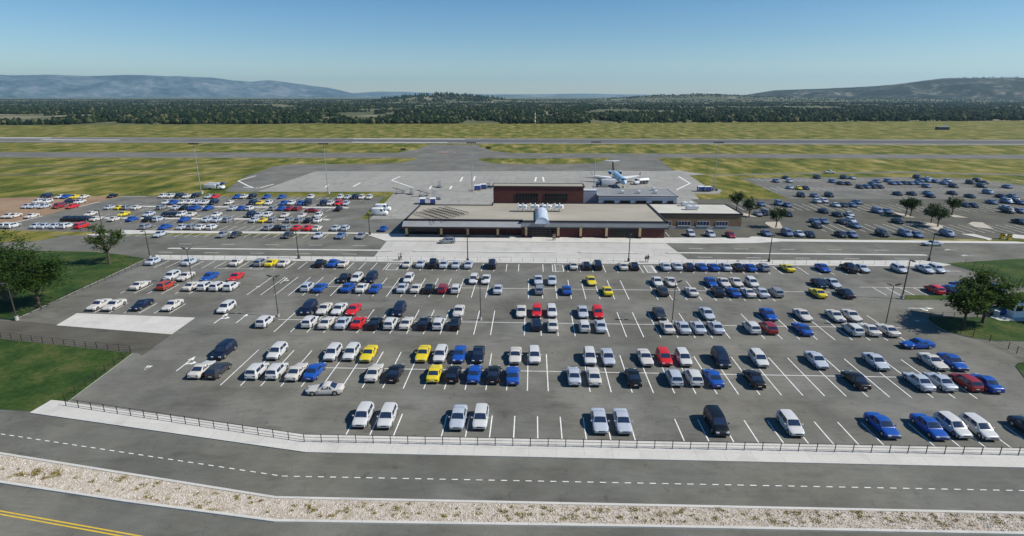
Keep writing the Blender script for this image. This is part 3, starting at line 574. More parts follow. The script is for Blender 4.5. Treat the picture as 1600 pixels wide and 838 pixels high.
row("231sS 289sS 363cW 402hG 418.7cY 439cW 495.6sK 516sB 533cW 634cW 655sS 674pK 692sS 711sS 731sS 768uK 897cW 917sK 935uK 975cW 993sK 1042sS 1061sS 1080sN 1100cB 1119cB 1138sS 1157sK 1176.5cB 1196.6hG 1236cY 1292sBF 1335pK 1354sSF 1412hSF 1454.7sSF 1472.6hSF", 120.8, 'R', "the row along the far sidewalk")
row("142.7cW 167cW 209cN 258cW", 93.2, 'F', "the short row behind the white concrete pad")
row("1470hR 1497sB", 106.9, 'R', "the small bay beside the grass strip")
# left far lot
LG = 'cars parked in the left far lot'
def lrow(txt, pxref, pyref, face, name, lod=2, grp=LG): row(txt, P(pxref, pyref)[1]+2.2, face, name, grp, lod)
lrow("243sS 342sG 362sC 445sC 494sS 529sL 561sG", 400, 373.5, 'F', "the left far lot's roadside row")
lrow("2hW 12hW 50sS 64sS 79sS 96hW 119uR 222hG 252sB 279sS 295hG 309sW 326hW 416hG 430sK 444hG 460sR 477sR 492cW 521sS 537hS 597sB", 400, 361.5, 'R', "the left lot row behind the roadside")
lrow("98sK 109sK 118sK 128sK 143cW 172cW 200sB 226sK 242hS 283sB 318sS 334sS 352hG 393sS 407cY 422hG 449hG 464hG 478sK 493sW", 300, 348.5, 'R', "the left lot row below its lower median")
lrow("134cW 186cY 226sS 253sK 266sK 278hW 293cW 333sW 387uN 400sS 414hW 441cW 468cW 494hW", 300, 340.5, 'F', "the left lot row above its lower median")
lrow("4cW 13cW 41cW", 30, 342.5, 'F', "the dirt lot's near row")
lrow("166sS 181cY 194hG 208cW 247hG 270sS 283sK 296cB 302sB 321sB 360sS 373sB 387hW 424hG 436sB 449sD 462hD 526sK", 350, 330, 'R', "the left lot row below its upper median")
lrow("36sS 47sS 62sS 84uD 106sR", 70, 327, 'F', "the dirt lot's middle row")
lrow("255sW 265sB 280sW 292hW 304sS 315sW 329uN 353cW 391uN 402cY 416hW 440sB 452hW 466sB 477uN 502uN 513sW 526uR 538sS", 400, 321.5, 'F', "the left lot row above its upper median")
lrow("53hW 67hW 100sN 118sW", 80, 319.5, 'F', "the dirt lot's upper row")
lrow("65uN 88sW 97sB 110cY 124cW", 100, 311.5, 'F', "the dirt lot's back row")
lrow("170sK 250hW 262hW 275uK 287sW 300uK 322sS 332sR 367sB 377sW 390uK 413sB 437sB 483hW 529hW 540sS 552uN 563hW 575hW", 400, 311.5, 'F', "the left lot's back row by grass")
def free(px, py, code, deg, rowname, group, lod):
    x, y = P(px, py); CARS.append(dict(k=code[0], c=code[1], x=x, y=y, rot=R(deg), lod=lod, row=rowname, group=group, px=px, solo=True))
free(488, 332, 'sD', 90, "lying sideways", LG, 2)
# right far lot, (x, y of the car centre in the photo)
RG = 'cars parked in the right far lot'
def rrow(txt, name, dy=2.6, lod=2):
    for w in txt.split():
        px, rest = w.split(','); py, code = rest[:-2], rest[-2:]
        x, y = P(float(px), float(py)+dy); CARS.append(dict(k=code[0], c=code[1], x=x, y=y, rot=random.gauss(0, R(1.2)), lod=lod, row=name, group=RG, px=float(px)))
rrow("1078.6,366hS 1109.6,367hS 1140.7,368sD", "the three bays below the tan annex")
rrow("1196.6,365sL 1229,365uL 1247.6,366sS 1264.6,367sN 1313,367sC 1330,367.5sL 1377.6,366uN 1413,366uL 1431,367.5sL 1478.7,366uL", "the right far lot's roadside row")
rrow("1272.7,346sL 1276,353sC 1286,346sL 1315.6,347sC 1329,345hS 1335,353sL 1401.7,346sN 1592,347sN", "the right far lot's second row")
rrow("1184,334.5sG 1193,333uN 1230.6,335sN 1286,330sN 1307.6,335.5sK 1326,335.5sS 1370,330uL 1385,330.5sL 1571,325sS 1574,330uN 1592,330sL", "the right far lot's third row")
rrow("1189,319sL 1216,318uL 1230,320.5sL 1276,314.5hS 1287,314hS 1305,320.5sS 1317,320.5sC 1331,320.5sL 1339,316sL 1506,320.5sN 1519,321sN 1549,316sL 1572,315uL 1585,315uN 1594,317sL", "the right far lot's fourth row")
rrow("1251,305uN 1272,305.5sL 1295,305uN 1402,302.5sN 1424,302.5sN 1449,301.5sL 1453,306sN 1487,301.5sN 1515,306.5sN 1543,300.5uL 1563,306.5sN 1581,306.5sL", "the overflow lot's near row")
rrow("1234,292.5sS 1247,293.5sY 1258,293.5sN 1343,292hC 1354,291.5hL 1364,291.5sC 1374,291.5sC 1447,290.5hL 1489,290.5uN 1533,290.5uN 1573,291.5sL 1212,282.5hL 1233,282.5hS 1300,283hL 1313,286sC 1324,286.5sC 1363,286sL 1369.5,283sL 1387,282hL 1394,286sL 1403,286sL 1412,285.5sC 1422,286sL 1433,286sL 1437,282sL 1447,282uL 1460,283sL 1475,286sL 1479.6,282sS 1516,285uN 1527,282uN 1536,285sN 1227,277sN 1276,276.5uN 1318,277uN 1331,277.5sS 1433,276.5uN 1449,278.5sS", "the overflow lot's back rows")
# loose cars
free(509, 614, 'cW', -86, "crossing the aisle behind the near row", None, 0); free(1432, 543, 'cB', -85, "crossing the aisle beside the right lawn", None, 0)
free(699, 380, 'hG', -80, "waiting at the terminal kerb on the pale plaza", None, 1); free(1456, 384, 'cS', -88, "driving along the road past the right far lot", None, 1)
free(1500, 451, 'sB', 180, "half hidden by the trees behind the grass strip", None, 1); free(1550, 454, 'sB', 180, "seen through the tree crown beside the right lawn", None, 1)
free(1562, 490.5, 'sB', -90, "stopped beside the white ticket booth", None, 1)
free(1296, 271.5, 'pW', 90, "on the perimeter track behind the right far lot", None, 1)
# keep the 300 nearest as individuals
for c in CARS: c['d'] = math.hypot(c['x'], c['y'], H); c['vis'] = True
CARS.sort(key=lambda c: c['d']); KEEP = CARS[:300]; REST = CARS[300:]
ORD = 'first second third fourth fifth sixth seventh eighth ninth tenth eleventh twelfth thirteenth fourteenth'.split()
def desc(c): return PAINT[c['c']][0]+' '+KINDS[c['k']][0]
def art(s): return ('an ' if s[0] in 'aeiou' else 'a ')+s
rows = {}
for c in KEEP:
    if c.get('solo'): c['label'] = desc(c)+' '+c['row']
    else: rows.setdefault(c['row'], []).append(c)
for rn, lst in rows.items():
    lst.sort(key=lambda c: c['x']); by = {}
    for i, c in enumerate(lst): c['i'] = i; by.setdefault(desc(c), []).append(c)
    for d, g in by.items():
        cand = {}
        for c in g:
            i = c['i']; l = lst[i-1] if i and c['x']-lst[i-1]['x'] < 3.6 else None; r = lst[i+1] if i+1 < len(lst) and lst[i+1]['x']-c['x'] < 3.6 else None
            c['nb'] = ((desc(l) if l else None), (desc(r) if r else None)); cand.setdefault(c['nb'], []).append(c)
        for j, c in enumerate(g):
            l, r = c['nb']; n = len(g)
            if n == 1: s = f"{d} in {rn}"
            elif len(cand[c['nb']]) == 1 and l and r: s = f"{d} between {art(l)} and {art(r)} in {rn}"
            elif j == 0: s = f"leftmost {d} in {rn}"
            elif j == n-1: s = f"rightmost {d} in {rn}"
            else: s = f"{ORD[j]} {d} from the left in {rn}"
            if len(s.split()) > 16: s = f"{ORD[j]} {d} from the left in {rn}"
            c['label'] = s
used = set()
for c in KEEP:
    assert c['label'] not in used, c['label']; used.add(c['label'])
def make_car(c):
    k, col = c['k'], c['c']; z = .025; grp = c['group']
    if c['lod'] == 2:
        o = link('parked_car', far_mesh(k, col), None, (c['x'], c['y'], z), c['rot']); return tag(o, c['label'], 'car', grp)
    t = thing('parked_car', c['label'], 'car', (c['x'], c['y'], z), c['rot'], grp); wheels = {}
    for (kk, pn), (b_, me, mt, src) in CARMESH.items():
        if kk != k: continue
        if c['lod'] == 1 and b_ in ('wing_mirror', 'licence_plate', 'grille'): continue
        par = wheels[pn.replace('rim', 'wheel')] if b_ == 'rim' else t
        o = link(b_, me, par)
        if b_ == 'wheel': wheels[pn] = o
        if mt == 'PAINT': o.material_slots[0].link = 'OBJECT'; o.material_slots[0].material = paint(k, col)
    return t
for c in KEEP: make_car(c)
# the rest, farthest away: one object
mb = MB(); mats = []; 
for c in REST:
    src, sm = FARSRC[c['k']]; mlist = [paint(c['k'], c['c'])]+sm[1:]; idx = []
    for m in mlist:
        if m not in mats: mats.append(m)
        idx.append(mats.index(m))
    ca, sa = math.cos(c['rot']), math.sin(c['rot']); o = len(mb.v)
    mb.v += [(c['x']+x*ca-y*sa, c['y']+x*sa+y*ca, z+.03) for x, y, z in src.v]; mb.f += [[i+o for i in f] for f in src.f]; mb.m += [idx[q] for q in src.m]
tag(mb.build('distant_parked_cars', mats, None, 34), 'far cars parked in the back rows of the two far lots', 'cars', None, 'stuff')
print('cars', len(CARS), 'kept', len(KEEP))
# ================================================================== FENCES, LAMPS
def fence(name, pts, spacing, h, label, rails=(.96,.6,.25), r=.03, rr=.018, base=.1, m='black', post='post', mesh_fill=False):
    pts = [Vector(p) for p in pts]; t = thing(name, label, 'fence', (*pts[0], 0)); o0 = pts[0]
    rb = MB(); posts = []
    for a, b_ in zip(pts, pts[1:]):
        L_ = (b_-a).length; n = max(1, round(L_/spacing))
        for z in rails: rb.tube((*(a-o0), base+h*z), (*(b_-o0), base+h*z), rr, rr, 6)
        for i in range(n): posts.append(a+(b_-a)*i/n)
    posts.append(pts[-1])
    rb.build('rail', MT[m], t, 40)
    pm = MB().tube((0,0,base-.05), (0,0,base+h), r, r, 8).mesh(name+' post', MT[m], 40)
    for i, p in enumerate(posts[:100]): link('post', pm, t, (*(p-o0), 0))
    if len(posts) > 100:
        ex = MB()
        for p in posts[100:]: ex.tube((*(p-o0), base-.05), (*(p-o0), base+h), r, r, 6)
        e = ex.build('post', MT[m], t); e['kind'] = 'stuff'
    return t
fence('rail_fence', [(-57.6,59.6),(-25.,53.1),(66,53.4)], 1.95, 1.05, "long black rail fence on the near sidewalk along the front of the lot", base=.12, r=.045, rr=.022)
fence('rail_fence', [(-88.7,120),(-88.9,90),(-89.2,86.8)], 2.0, 1.05, "black rail fence between the left lawn and the car park", base=.05, r=.035)
fence('rail_fence', [(-58.8,60.8),(-59.9,74.6)], 2.0, 1.05, "dark rail fence up the right edge of the near left lawn", base=.05, r=.04)
fence('rail_fence', [(-60.2,75.),(-84.3,79.2),(-130,87.5)], 2.0, 1.0, "grey rail fence beside the brown entry road on the left", base=.05, r=.04, m='black')
fence('rail_fence', [(-87.5,124.2),(-36,124.7),(40,124.7),(91,125.3)], 2.6, 1.0, "thin rail fence on the far sidewalk facing the terminal road", base=.12, r=.03, rr=.012)
fence('rail_fence', [P(1453,501)]+[P(*q) for q in ((1464,509),(1482,517.5),(1520,527),(1546,534),(1575,546),(1602,560),(1640,580))], 2.0, 1.1, "black rail fence curving round the right lawn below the trees", base=.08, r=.05)
fence('rail_fence', [P(1453,497),P(1545,498)], 2.0, 1.05, "short rail fence along the far edge of the lawn under the right trees", base=.08, r=.04)
fence('rail_fence', [P(*q) for q in ((1508,412),(1535,421),(1565,436),(1610,454),(1650,460))], 2.0, 1.05, "black rail fence across the far right lawn", base=.07, r=.04)
fence('wire_fence', [P(1153,280),P(1232,311)], 4.0, 2.2, "grey wire fence down the dry grass edge of the right far lot", rails=(1.,.5,.08), base=0, m='grey')
fence('wire_fence', [P(604,308),P(563,343),(-34,171)], 3.5, 1.9, "wire fence between the left far lot and the apron", rails=(1.,.5,.08), base=0, m='grey', rr=.015)
fence('wire_fence', [(-158,210.3),(-56.6,210.9)], 4.0, 1.8, "wire fence behind the back row of the left far lot", rails=(1.,.06), base=0, m='grey', rr=.012)
def lot_lamp(px, py, label, h=7.3):
    x, y = P(px, py); t = thing('lot_lamp', label, 'street lamp', (x, y, .02), 0, 'twin headed lamps in the main lot')
    MB().tube((0,0,0), (0,0,.5), .22, .2, 10).build('base', MT['kerb'], t, 40); MB().tube((0,0,.5), (0,0,h), .085, .055, 8).build('pole', MT['darkpole'], t, 40)
    MB().tube((-.75,0,h), (.75,0,h), .04, .04, 6).build('arm', MT['darkpole'], t)
    for s in (-1, 1): 
        MB().add([(s*.3,-.2,h),(s*1.05,-.2,h+.25),(s*1.05,.2,h+.25),(s*.3,.2,h),(s*.3,-.2,h+.14),(s*1.05,-.2,h+.36),(s*1.05,.2,h+.36),(s*.3,.2,h+.14)], [(3,2,1,0),(4,5,6,7),(0,1,5,4),(1,2,6,5),(2,3,7,6),(3,0,4,7)]).build('lamp_head', MT['darkpole'], t)
for a in ((435,495,"twin headed lot lamp left of the middle double row"),(751,500.5,"twin headed lot lamp near the middle of the car park"),(1050,505,"twin headed lot lamp among silver cars right of the centre"),(1383,511,"twin headed lot lamp at the right end of the middle double row"),(301,443,"twin headed lot lamp standing among white cars at upper left")): lot_lamp(*a)
def street_lamp(px, py, label, h=6.6, conc=False):
    x, y = P(px, py); t = thing('street_lamp', label, 'street lamp', (x, y, .06), 0, 'dark street lamps round the lot')
    MB().tube((0,0,0), (0,0,.75), .3, .28, 12).build('base', MT['kerb' if conc else 'darkpole'], t, 40); MB().tube((0,0,.7), (0,0,h), .13, .085, 8).build('pole', MT['darkpole'], t, 40)
    MB().tube((0,0,h), (0,-.75,h+.08), .05, .05, 6).build('arm', MT['darkpole'], t); MB().bevbox(-.24,.24,-1.25,-.55,h+.02,h+.2,.05).build('lamp_head', MT['darkpole'], t)
for a in ((27,501,"street lamp on a pale concrete base beside the left trees",6.8,True),(235,405,"street lamp at the corner of the left lawn",6.8,True),(467,405,"street lamp on the far sidewalk at the left",6.8),(731,409.5,"street lamp on the plaza before the left half of the terminal",7.8),(982,409.5,"street lamp on the plaza before the right half of the terminal",6.6),(1201,410,"street lamp on the far sidewalk right of the plaza",6.4),(1451,408,"street lamp at the right end of the far sidewalk",6.6),(1409,467.5,"street lamp at the tip of the narrow grass strip",7.6,True),(161,361,"street lamp behind the small lawn tree",6),(578,367.5,"street lamp by the wire fence at the terminal's left",6.2)): street_lamp(*a)
def mast(px, py, label, stripe=False):
    x, y = P(px, py); t = thing('light_mast', label, 'light mast', (x, y, 0), 0, 'tall apron light masts'); h = 19.5
    MB().box(-.5,.5,-.5,.5,0,1.0).build('base', MT['kerb'], t); MB().tube((0,0,1), (0,0,h), .17, .09, 8).build('pole', MT['grey'], t, 40)
    MB().box(-1.9,1.9,-.08,.08,h-.1,h+.08).build('crossbar', MT['darkpole'], t)
    for i in range(5): MB().bevbox(-1.85+i*.8,-1.35+i*.8,-.4,.25,h-.45,h-.12,.05).build('floodlight', MT['darkpole'], t)
for a in ((315,303,"tall light mast at far left beside the utility truck"),(513,303,"tall light mast on the grass above the left far lot"),(738,300,"tall light mast beside the blue baggage train"),(928,298,"tall light mast beside the box truck and airliner"),(1115,299,"tall light mast on the right apron grass by the carts")): mast(*a)
# ================================================================== TERMINAL
def T(name, label, cat, loc, group=None): return thing(name, label, cat, loc, 0, group)
term = T('terminal_building', "long low red brick airport terminal with flat tan roof and column porch", 'building', (0,150,0))
def rel(mb): mb.v = [(x, y-150, z) for x, y, z in mb.v]; return mb
ZR = 4.5
w = MB(); w.box(-34,-2.6,151,170,0,ZR-.2); w.box(-2.6,36,148.8,174.5,0,ZR-.203); w.box(-12,-2.6,170,174.5,0,ZR-.206)
rel(w).build('wall', MT['redbrick'], term)
rf = MB(); rf.prism([(-34.4,149.6),(-2.55,149.6),(-2.55,148.65),(36.4,148.65),(36.4,175),(-12.1,175),(-12.1,171),(-34.4,171)], ZR-.19, ZR)
roof = rel(rf).build('roof', MT['roof'], term)
cp = MB()
edge = [(-34.4,149.6),(-2.55,149.6),(-2.55,148.65),(36.4,148.65),(36.4,175),(-12.1,175),(-12.1,171),(-34.4,171)]
def coping(mb, edge, z0, z1, wd):
    for a, b_ in zip(edge, edge[1:]+edge[:1]):
        x0, x1 = sorted((a[0], b_[0])); y0, y1 = sorted((a[1], b_[1]))
        mb.box(x0-wd/2, x1+wd/2, y0-wd/2, y1+wd/2, z0, z1)
coping(cp, edge, ZR-.25, ZR+.25, .45); rel(cp).build('parapet', MT['coping'], roof)
cn = MB(); cn.add([(-35,147.2,3.1),(-2.78,147.2,3.1),(-2.78,149.35,4.22),(-35,149.35,4.22),(-35,147.2,2.9),(-2.78,147.2,2.9),(-2.78,149.35,2.95),(-35,149.35,2.95)], [(0,1,2,3),(7,6,5,4),(1,0,4,5),(2,1,5,6),(3,2,6,7),(0,3,7,4)])
cn.add([(-2.78,148.42,3.0),(36.9,148.42,3.0),(36.9,148.48,4.24),(-2.78,148.48,4.24),(-2.78,148.42,2.8),(36.9,148.42,2.8),(36.9,148.78,2.85),(-2.78,148.78,2.85)], [(0,1,2,3),(7,6,5,4),(1,0,4,5),(2,1,5,6),(3,2,6,7),(0,3,7,4)])
can = rel(cn).build('canopy_roof', MT['roofgrey'], term)
rel(MB().box(-35.1,-2.7,147.0,147.19,2.72,3.14)).build('fascia', MT['coping'], can); rel(MB().box(-2.7,37.0,148.28,148.41,2.66,3.0)).build('fascia', MT['coping'], can)
for px in (636,690,731,778,822,872,907,947,999):
    yy = 148.6 if px < 815 else 148.3; x = XA(px, yy)
    rel(MB().box(x-.32,x+.32,yy-.32,yy+.32,.7,2.9)).build('column', MT['column'], term)
    rel(MB().box(x-.4,x+.4,yy-.4,yy+.4,0,.7)).build('column_plinth', MT['redbrick'], term)
def glazing(parent, x0, x1, y, z0, z1, nx, nz, gm='bglass', fm='darkpole', name='window', dep=.12, fw=.07):
    fr = MB()
    for i in range(nx+1): x = x0+(x1-x0)*i/nx; fr.box(x-fw/2, x+fw/2, y-dep, y+.02, z0+.001*i, z1)
    for j in range(nz+1): z = z0+(z1-z0)*j/nz; fr.box(x0-.02, x1+.02, y-dep+.011, y+.015, z-fw/2, z+fw/2)
    o = rel(fr).build(name, MT[fm], parent); rel(MB().box(x0, x1, y-dep*.45, y+.01, z0, z1)).build('pane', MT[gm], o); return o
def wx(px, y, z): return XA(px, y, z)
glazing(term, wx(644,151,1.5), wx(683,151,1.5), 151, .05, 2.7, 7, 3, name='entrance_glazing')
glazing(term, wx(826,148.8,1.5), wx(866,148.8,1.5), 148.8, .05, 2.7, 6, 4, name='entrance_glazing')
glazing(term, wx(953,148.8,1.5), wx(993,148.8,1.5), 148.8, .05, 2.5, 7, 3, name='entrance_glazing')
for a, b_ in ((644,683),(826,866),(953,993)):
    yy = 151 if a < 800 else 148.8; rel(MB().box(wx(a,yy,2.7)-.3, wx(b_,yy,2.7)+.3, yy-.09, yy+.05, 2.76, 3.05)).build('lintel', MT['coping'], term)
# upper storey
w = MB(); w.box(-12,16.3,175.2,181,0,9.7); up = rel(w).build('upper_wall', MT['redbrick'], term)
ur = MB(); ur.box(-12.2,16.5,175.0,181.2,9.7,9.85); ur = rel(ur).build('upper_roof', MT['roof'], term); cp = MB(); coping(cp, [(-12.2,175.1),(16.5,175.1),(16.5,181.1),(-12.2,181.1)], 9.68, 10.0, .22); rel(cp).build('parapet', MT['coping'], ur)
glazing(up, wx(806,175.2,7), wx(841,175.2,7), 175.2, 5.3, 7.7, 8, 2); glazing(up, wx(851,175.2,7), wx(887,175.2,7), 175.2, 5.3, 7.7, 8, 2)
# skylight vault
xa, xb = wx(836,147.6,4.6), wx(857.5,147.6,4.6); cxv = (xa+xb)/2+.05; rv = (xb-xa)/2
rings = []
for yv in (147.0, 149, 153, 157, 161, 163.2):
    rings.append([(cxv+rv*math.cos(math.pi*i/14), yv, 4.2+1.75*math.sin(math.pi*i/14)) for i in range(15)])
sk = MB().rings(rings, 0, close=True); sko = rel(sk).build('skylight_vault', MT['sky'], term, 40)
for yv in (146.95,149,153,157,161,163.2):
    pts = [(cxv+(rv+.02)*math.cos(math.pi*i/14), yv, 4.2+1.78*math.sin(math.pi*i/14)) for i in range(15)]
    rb = MB()
    for a, b_ in zip(pts, pts[1:]): rb.tube(a, b_, .05, .05, 5)
    rel(rb).build('skylight_rib', MT['ltgrey'], sko)
# grey metal wing, connector
gw = T('metal_clad_building', "blue grey corrugated metal building with flat dark roof behind the terminal", 'building', (0,150,0))
w = MB(); w.box(21.2,45.7,176.3,190,0,6.6); rel(w).build('wall', MT['cladding'], gw)
gr = rel(MB().box(21.0,45.9,176.1,190.2,6.6,6.85)).build('roof', MT['roofdark'], gw); cp = MB(); coping(cp, [(21.0,176.2),(45.9,176.2),(45.9,190.1),(21.0,190.1)], 6.5, 7.0, .2); rel(cp).build('eaves_trim', MT['ltgrey'], gr)
for a, b_ in ((944,960),(969,985),(994,1010),(1019,1035),(1043,1052)): rel(MB().box(wx(a,176.3,5), wx(b_,176.3,5), 176.2, 176.35, 4.5, 5.4)).build('window', MT['bglass'], gw)
cnr = rel(MB().box(16.55,21.15,180.3,183.4,0,7.75)).build('stair_block', MT['cladding'], gw); rel(MB().box(16.5,21.2,180.25,183.5,7.75,7.95)).build('roof_cap', MT['ltgrey'], cnr)
# annex
an = T('tan_brick_annex', "low tan brick annex with pale flat roof and four blue windows", 'building', (0,150,0))
w = MB(); w.box(36.45,60.6,160.5,175.3,0,4.3); rel(w).build('wall', MT['tanbrick'], an); rel(MB().box(36.5,60.65,160.44,160.52,0,.8)).build('plinth', MT['kerb'], an)
ar_ = rel(MB().box(36.5,60.75,160.35,175.5,4.3,4.45)).build('roof', MT['roofpale'], an); cp = MB(); coping(cp, [(36.7,160.4),(60.7,160.4),(60.7,175.4),(36.7,175.4)], 4.22, 4.66, .22); rel(cp).build('parapet', MT['coping'], ar_)
for a, b_ in ((1040,1049),(1059.5,1078.5),(1088.7,1107.8),(1118.5,1137)):
    o = glazing(an, wx(a,160.5,1.6), wx(b_,160.5,1.6), 160.5, 1.0, 2.3, 4, 1, 'blueglass', 'ltgrey'); rel(MB().box(wx(a,160.5,1)-.12, wx(b_,160.5,1)+.12, 160.3, 160.52, .86, .97)).build('sill', MT['ltgrey'], o)
# roof equipment
def hvac(px, py, z, label, group, s=1.):
    x, y = P(px, py, z); t = thing('rooftop_fan_unit', label, 'roof unit', (x, y, z), 0, group); s *= .95
    fr = MB()
    for sx in (-.5,.5):
        for sy in (-.45,.45): fr.tube((sx*s,sy*s,0),(sx*s,sy*s,.8*s),.05,.05,6)
    fr.box(-.6*s,.6*s,-.55*s,.55*s,.75*s,.85*s); fr.build('frame', MT['ltgrey'], t)
    MB().bevbox(-.5*s,.5*s,-.5*s,.5*s,.86*s,1.86*s,.05).build('casing', MT['coping'], t)
    lv = MB()
    for k in range(3): lv.add([(-.3*s,-.85*s,(.86+.36*k)*s),(.52*s,-.85*s,(.86+.36*k)*s),(.52*s,-.5*s,(1.10+.36*k)*s),(-.3*s,-.5*s,(1.10+.36*k)*s),(-.3*s,-.85*s,(.82+.36*k)*s),(.52*s,-.85*s,(.82+.36*k)*s),(.52*s,-.5*s,(1.06+.36*k)*s),(-.3*s,-.5*s,(1.06+.36*k)*s)], [(0,1,2,3),(7,6,5,4),(1,0,4,5),(2,1,5,6),(3,2,6,7),(0,3,7,4)])
    lv.build('louvre', MT['whitepaint'], t); MB().bevbox(-.56*s,-.34*s,-.85*s,.55*s,.86*s,1.98*s,.02).build('side_panel', MT['whitepaint'], t)
    MB().tube((0,0,1.9*s),(0,0,2.0*s),.36*s,.36*s,14).build('fan_ring', MT['coping'], t)
for i, px in enumerate((812.8,820.2,832,839.2,851,858.4,870,877)):
    hvac(px, 330.5, ZR, ("leftmost white fan unit in the line on the terminal roof" if i == 0 else "rightmost white fan unit in the line on the terminal roof" if i == 7 else f"{ORD[i]} white fan unit from the left on the terminal roof"), "white fan units on the terminal roof", 1.25)
def vent(px, py, z, label, s=1., long=False):
    x, y = P(px, py, z); t = thing('roof_vent_unit', label, 'roof unit', (x, y, z), 0, "vent units on the rear and annex roofs")
    L_ = 1.5*s if long else .7*s; MB().bevbox(-L_,L_,-.6*s,.6*s,.25,1.0*s,.06).build('casing', MT['ltgrey'], t); MB().box(-L_*.8,L_*.8,-.5*s,.5*s,0,.26).build('curb', MT['kerb'], t)
    for q in ((-.5,.5) if long else (0,)): MB().tube((q*L_,0,1.0*s),(q*L_,0,1.0*s+.16),.42*s,.42*s,14).build('fan_ring', MT['whitepaint'], t)
for a in ((972,302.5,6.85,"left roof vent on the dark metal building roof",.85),(998,302.5,6.85,"middle roof vent on the dark metal building roof",.85),(1021,297.8,6.85,"rear roof vent near the far edge of the metal building roof",.85),(1024,302.5,6.85,"right roof vent on the dark metal building roof",.85),(1073.5,322,4.45,"rear air handling unit on the pale annex roof",1.2,True),(1081,328,4.45,"front air handling unit on the pale annex roof",1.2,True)): vent(*a)
sr = T('solar_rack_array', "diamond of dark solar rack rows on the left end of the terminal roof", 'solar racks', (0,150,ZR))
for (a, b_) in zip(((651,332),(661.5,328.5),(668.5,327),(676,326),(686,324.6),(695.5,323.7)), ((686,342),(700,341.2),(707.4,338.8),(715.8,336),(724,334.6),(731.9,332.8))):
    A = Vector((*P(*a, ZR+.6), 0)); B = Vector((*P(*b_, ZR+.6), 0)); A.y -= 150; B.y -= 150; d = (B-A); n = max(3, int(d.length/1.1)); u = d.normalized(); nn = Vector((-u.y, u.x, 0))
    m_ = MB(); m_.tube(A+Vector((0,0,.75)), B+Vector((0,0,.75)), .07, .07, 5); m_.tube(A-nn*1.1+Vector((0,0,.25)), B-nn*1.1+Vector((0,0,.25)), .06, .06, 5)
    for i in range(n+1):
        q = A+d*i/n; m_.tube(q, q+Vector((0,0,.8)), .04, .04, 5); m_.tube(q+Vector((0,0,.75)), q-nn*1.1+Vector((0,0,.2)), .045, .045, 5)
    m_.build('rack_row', MT['coping'], sr)
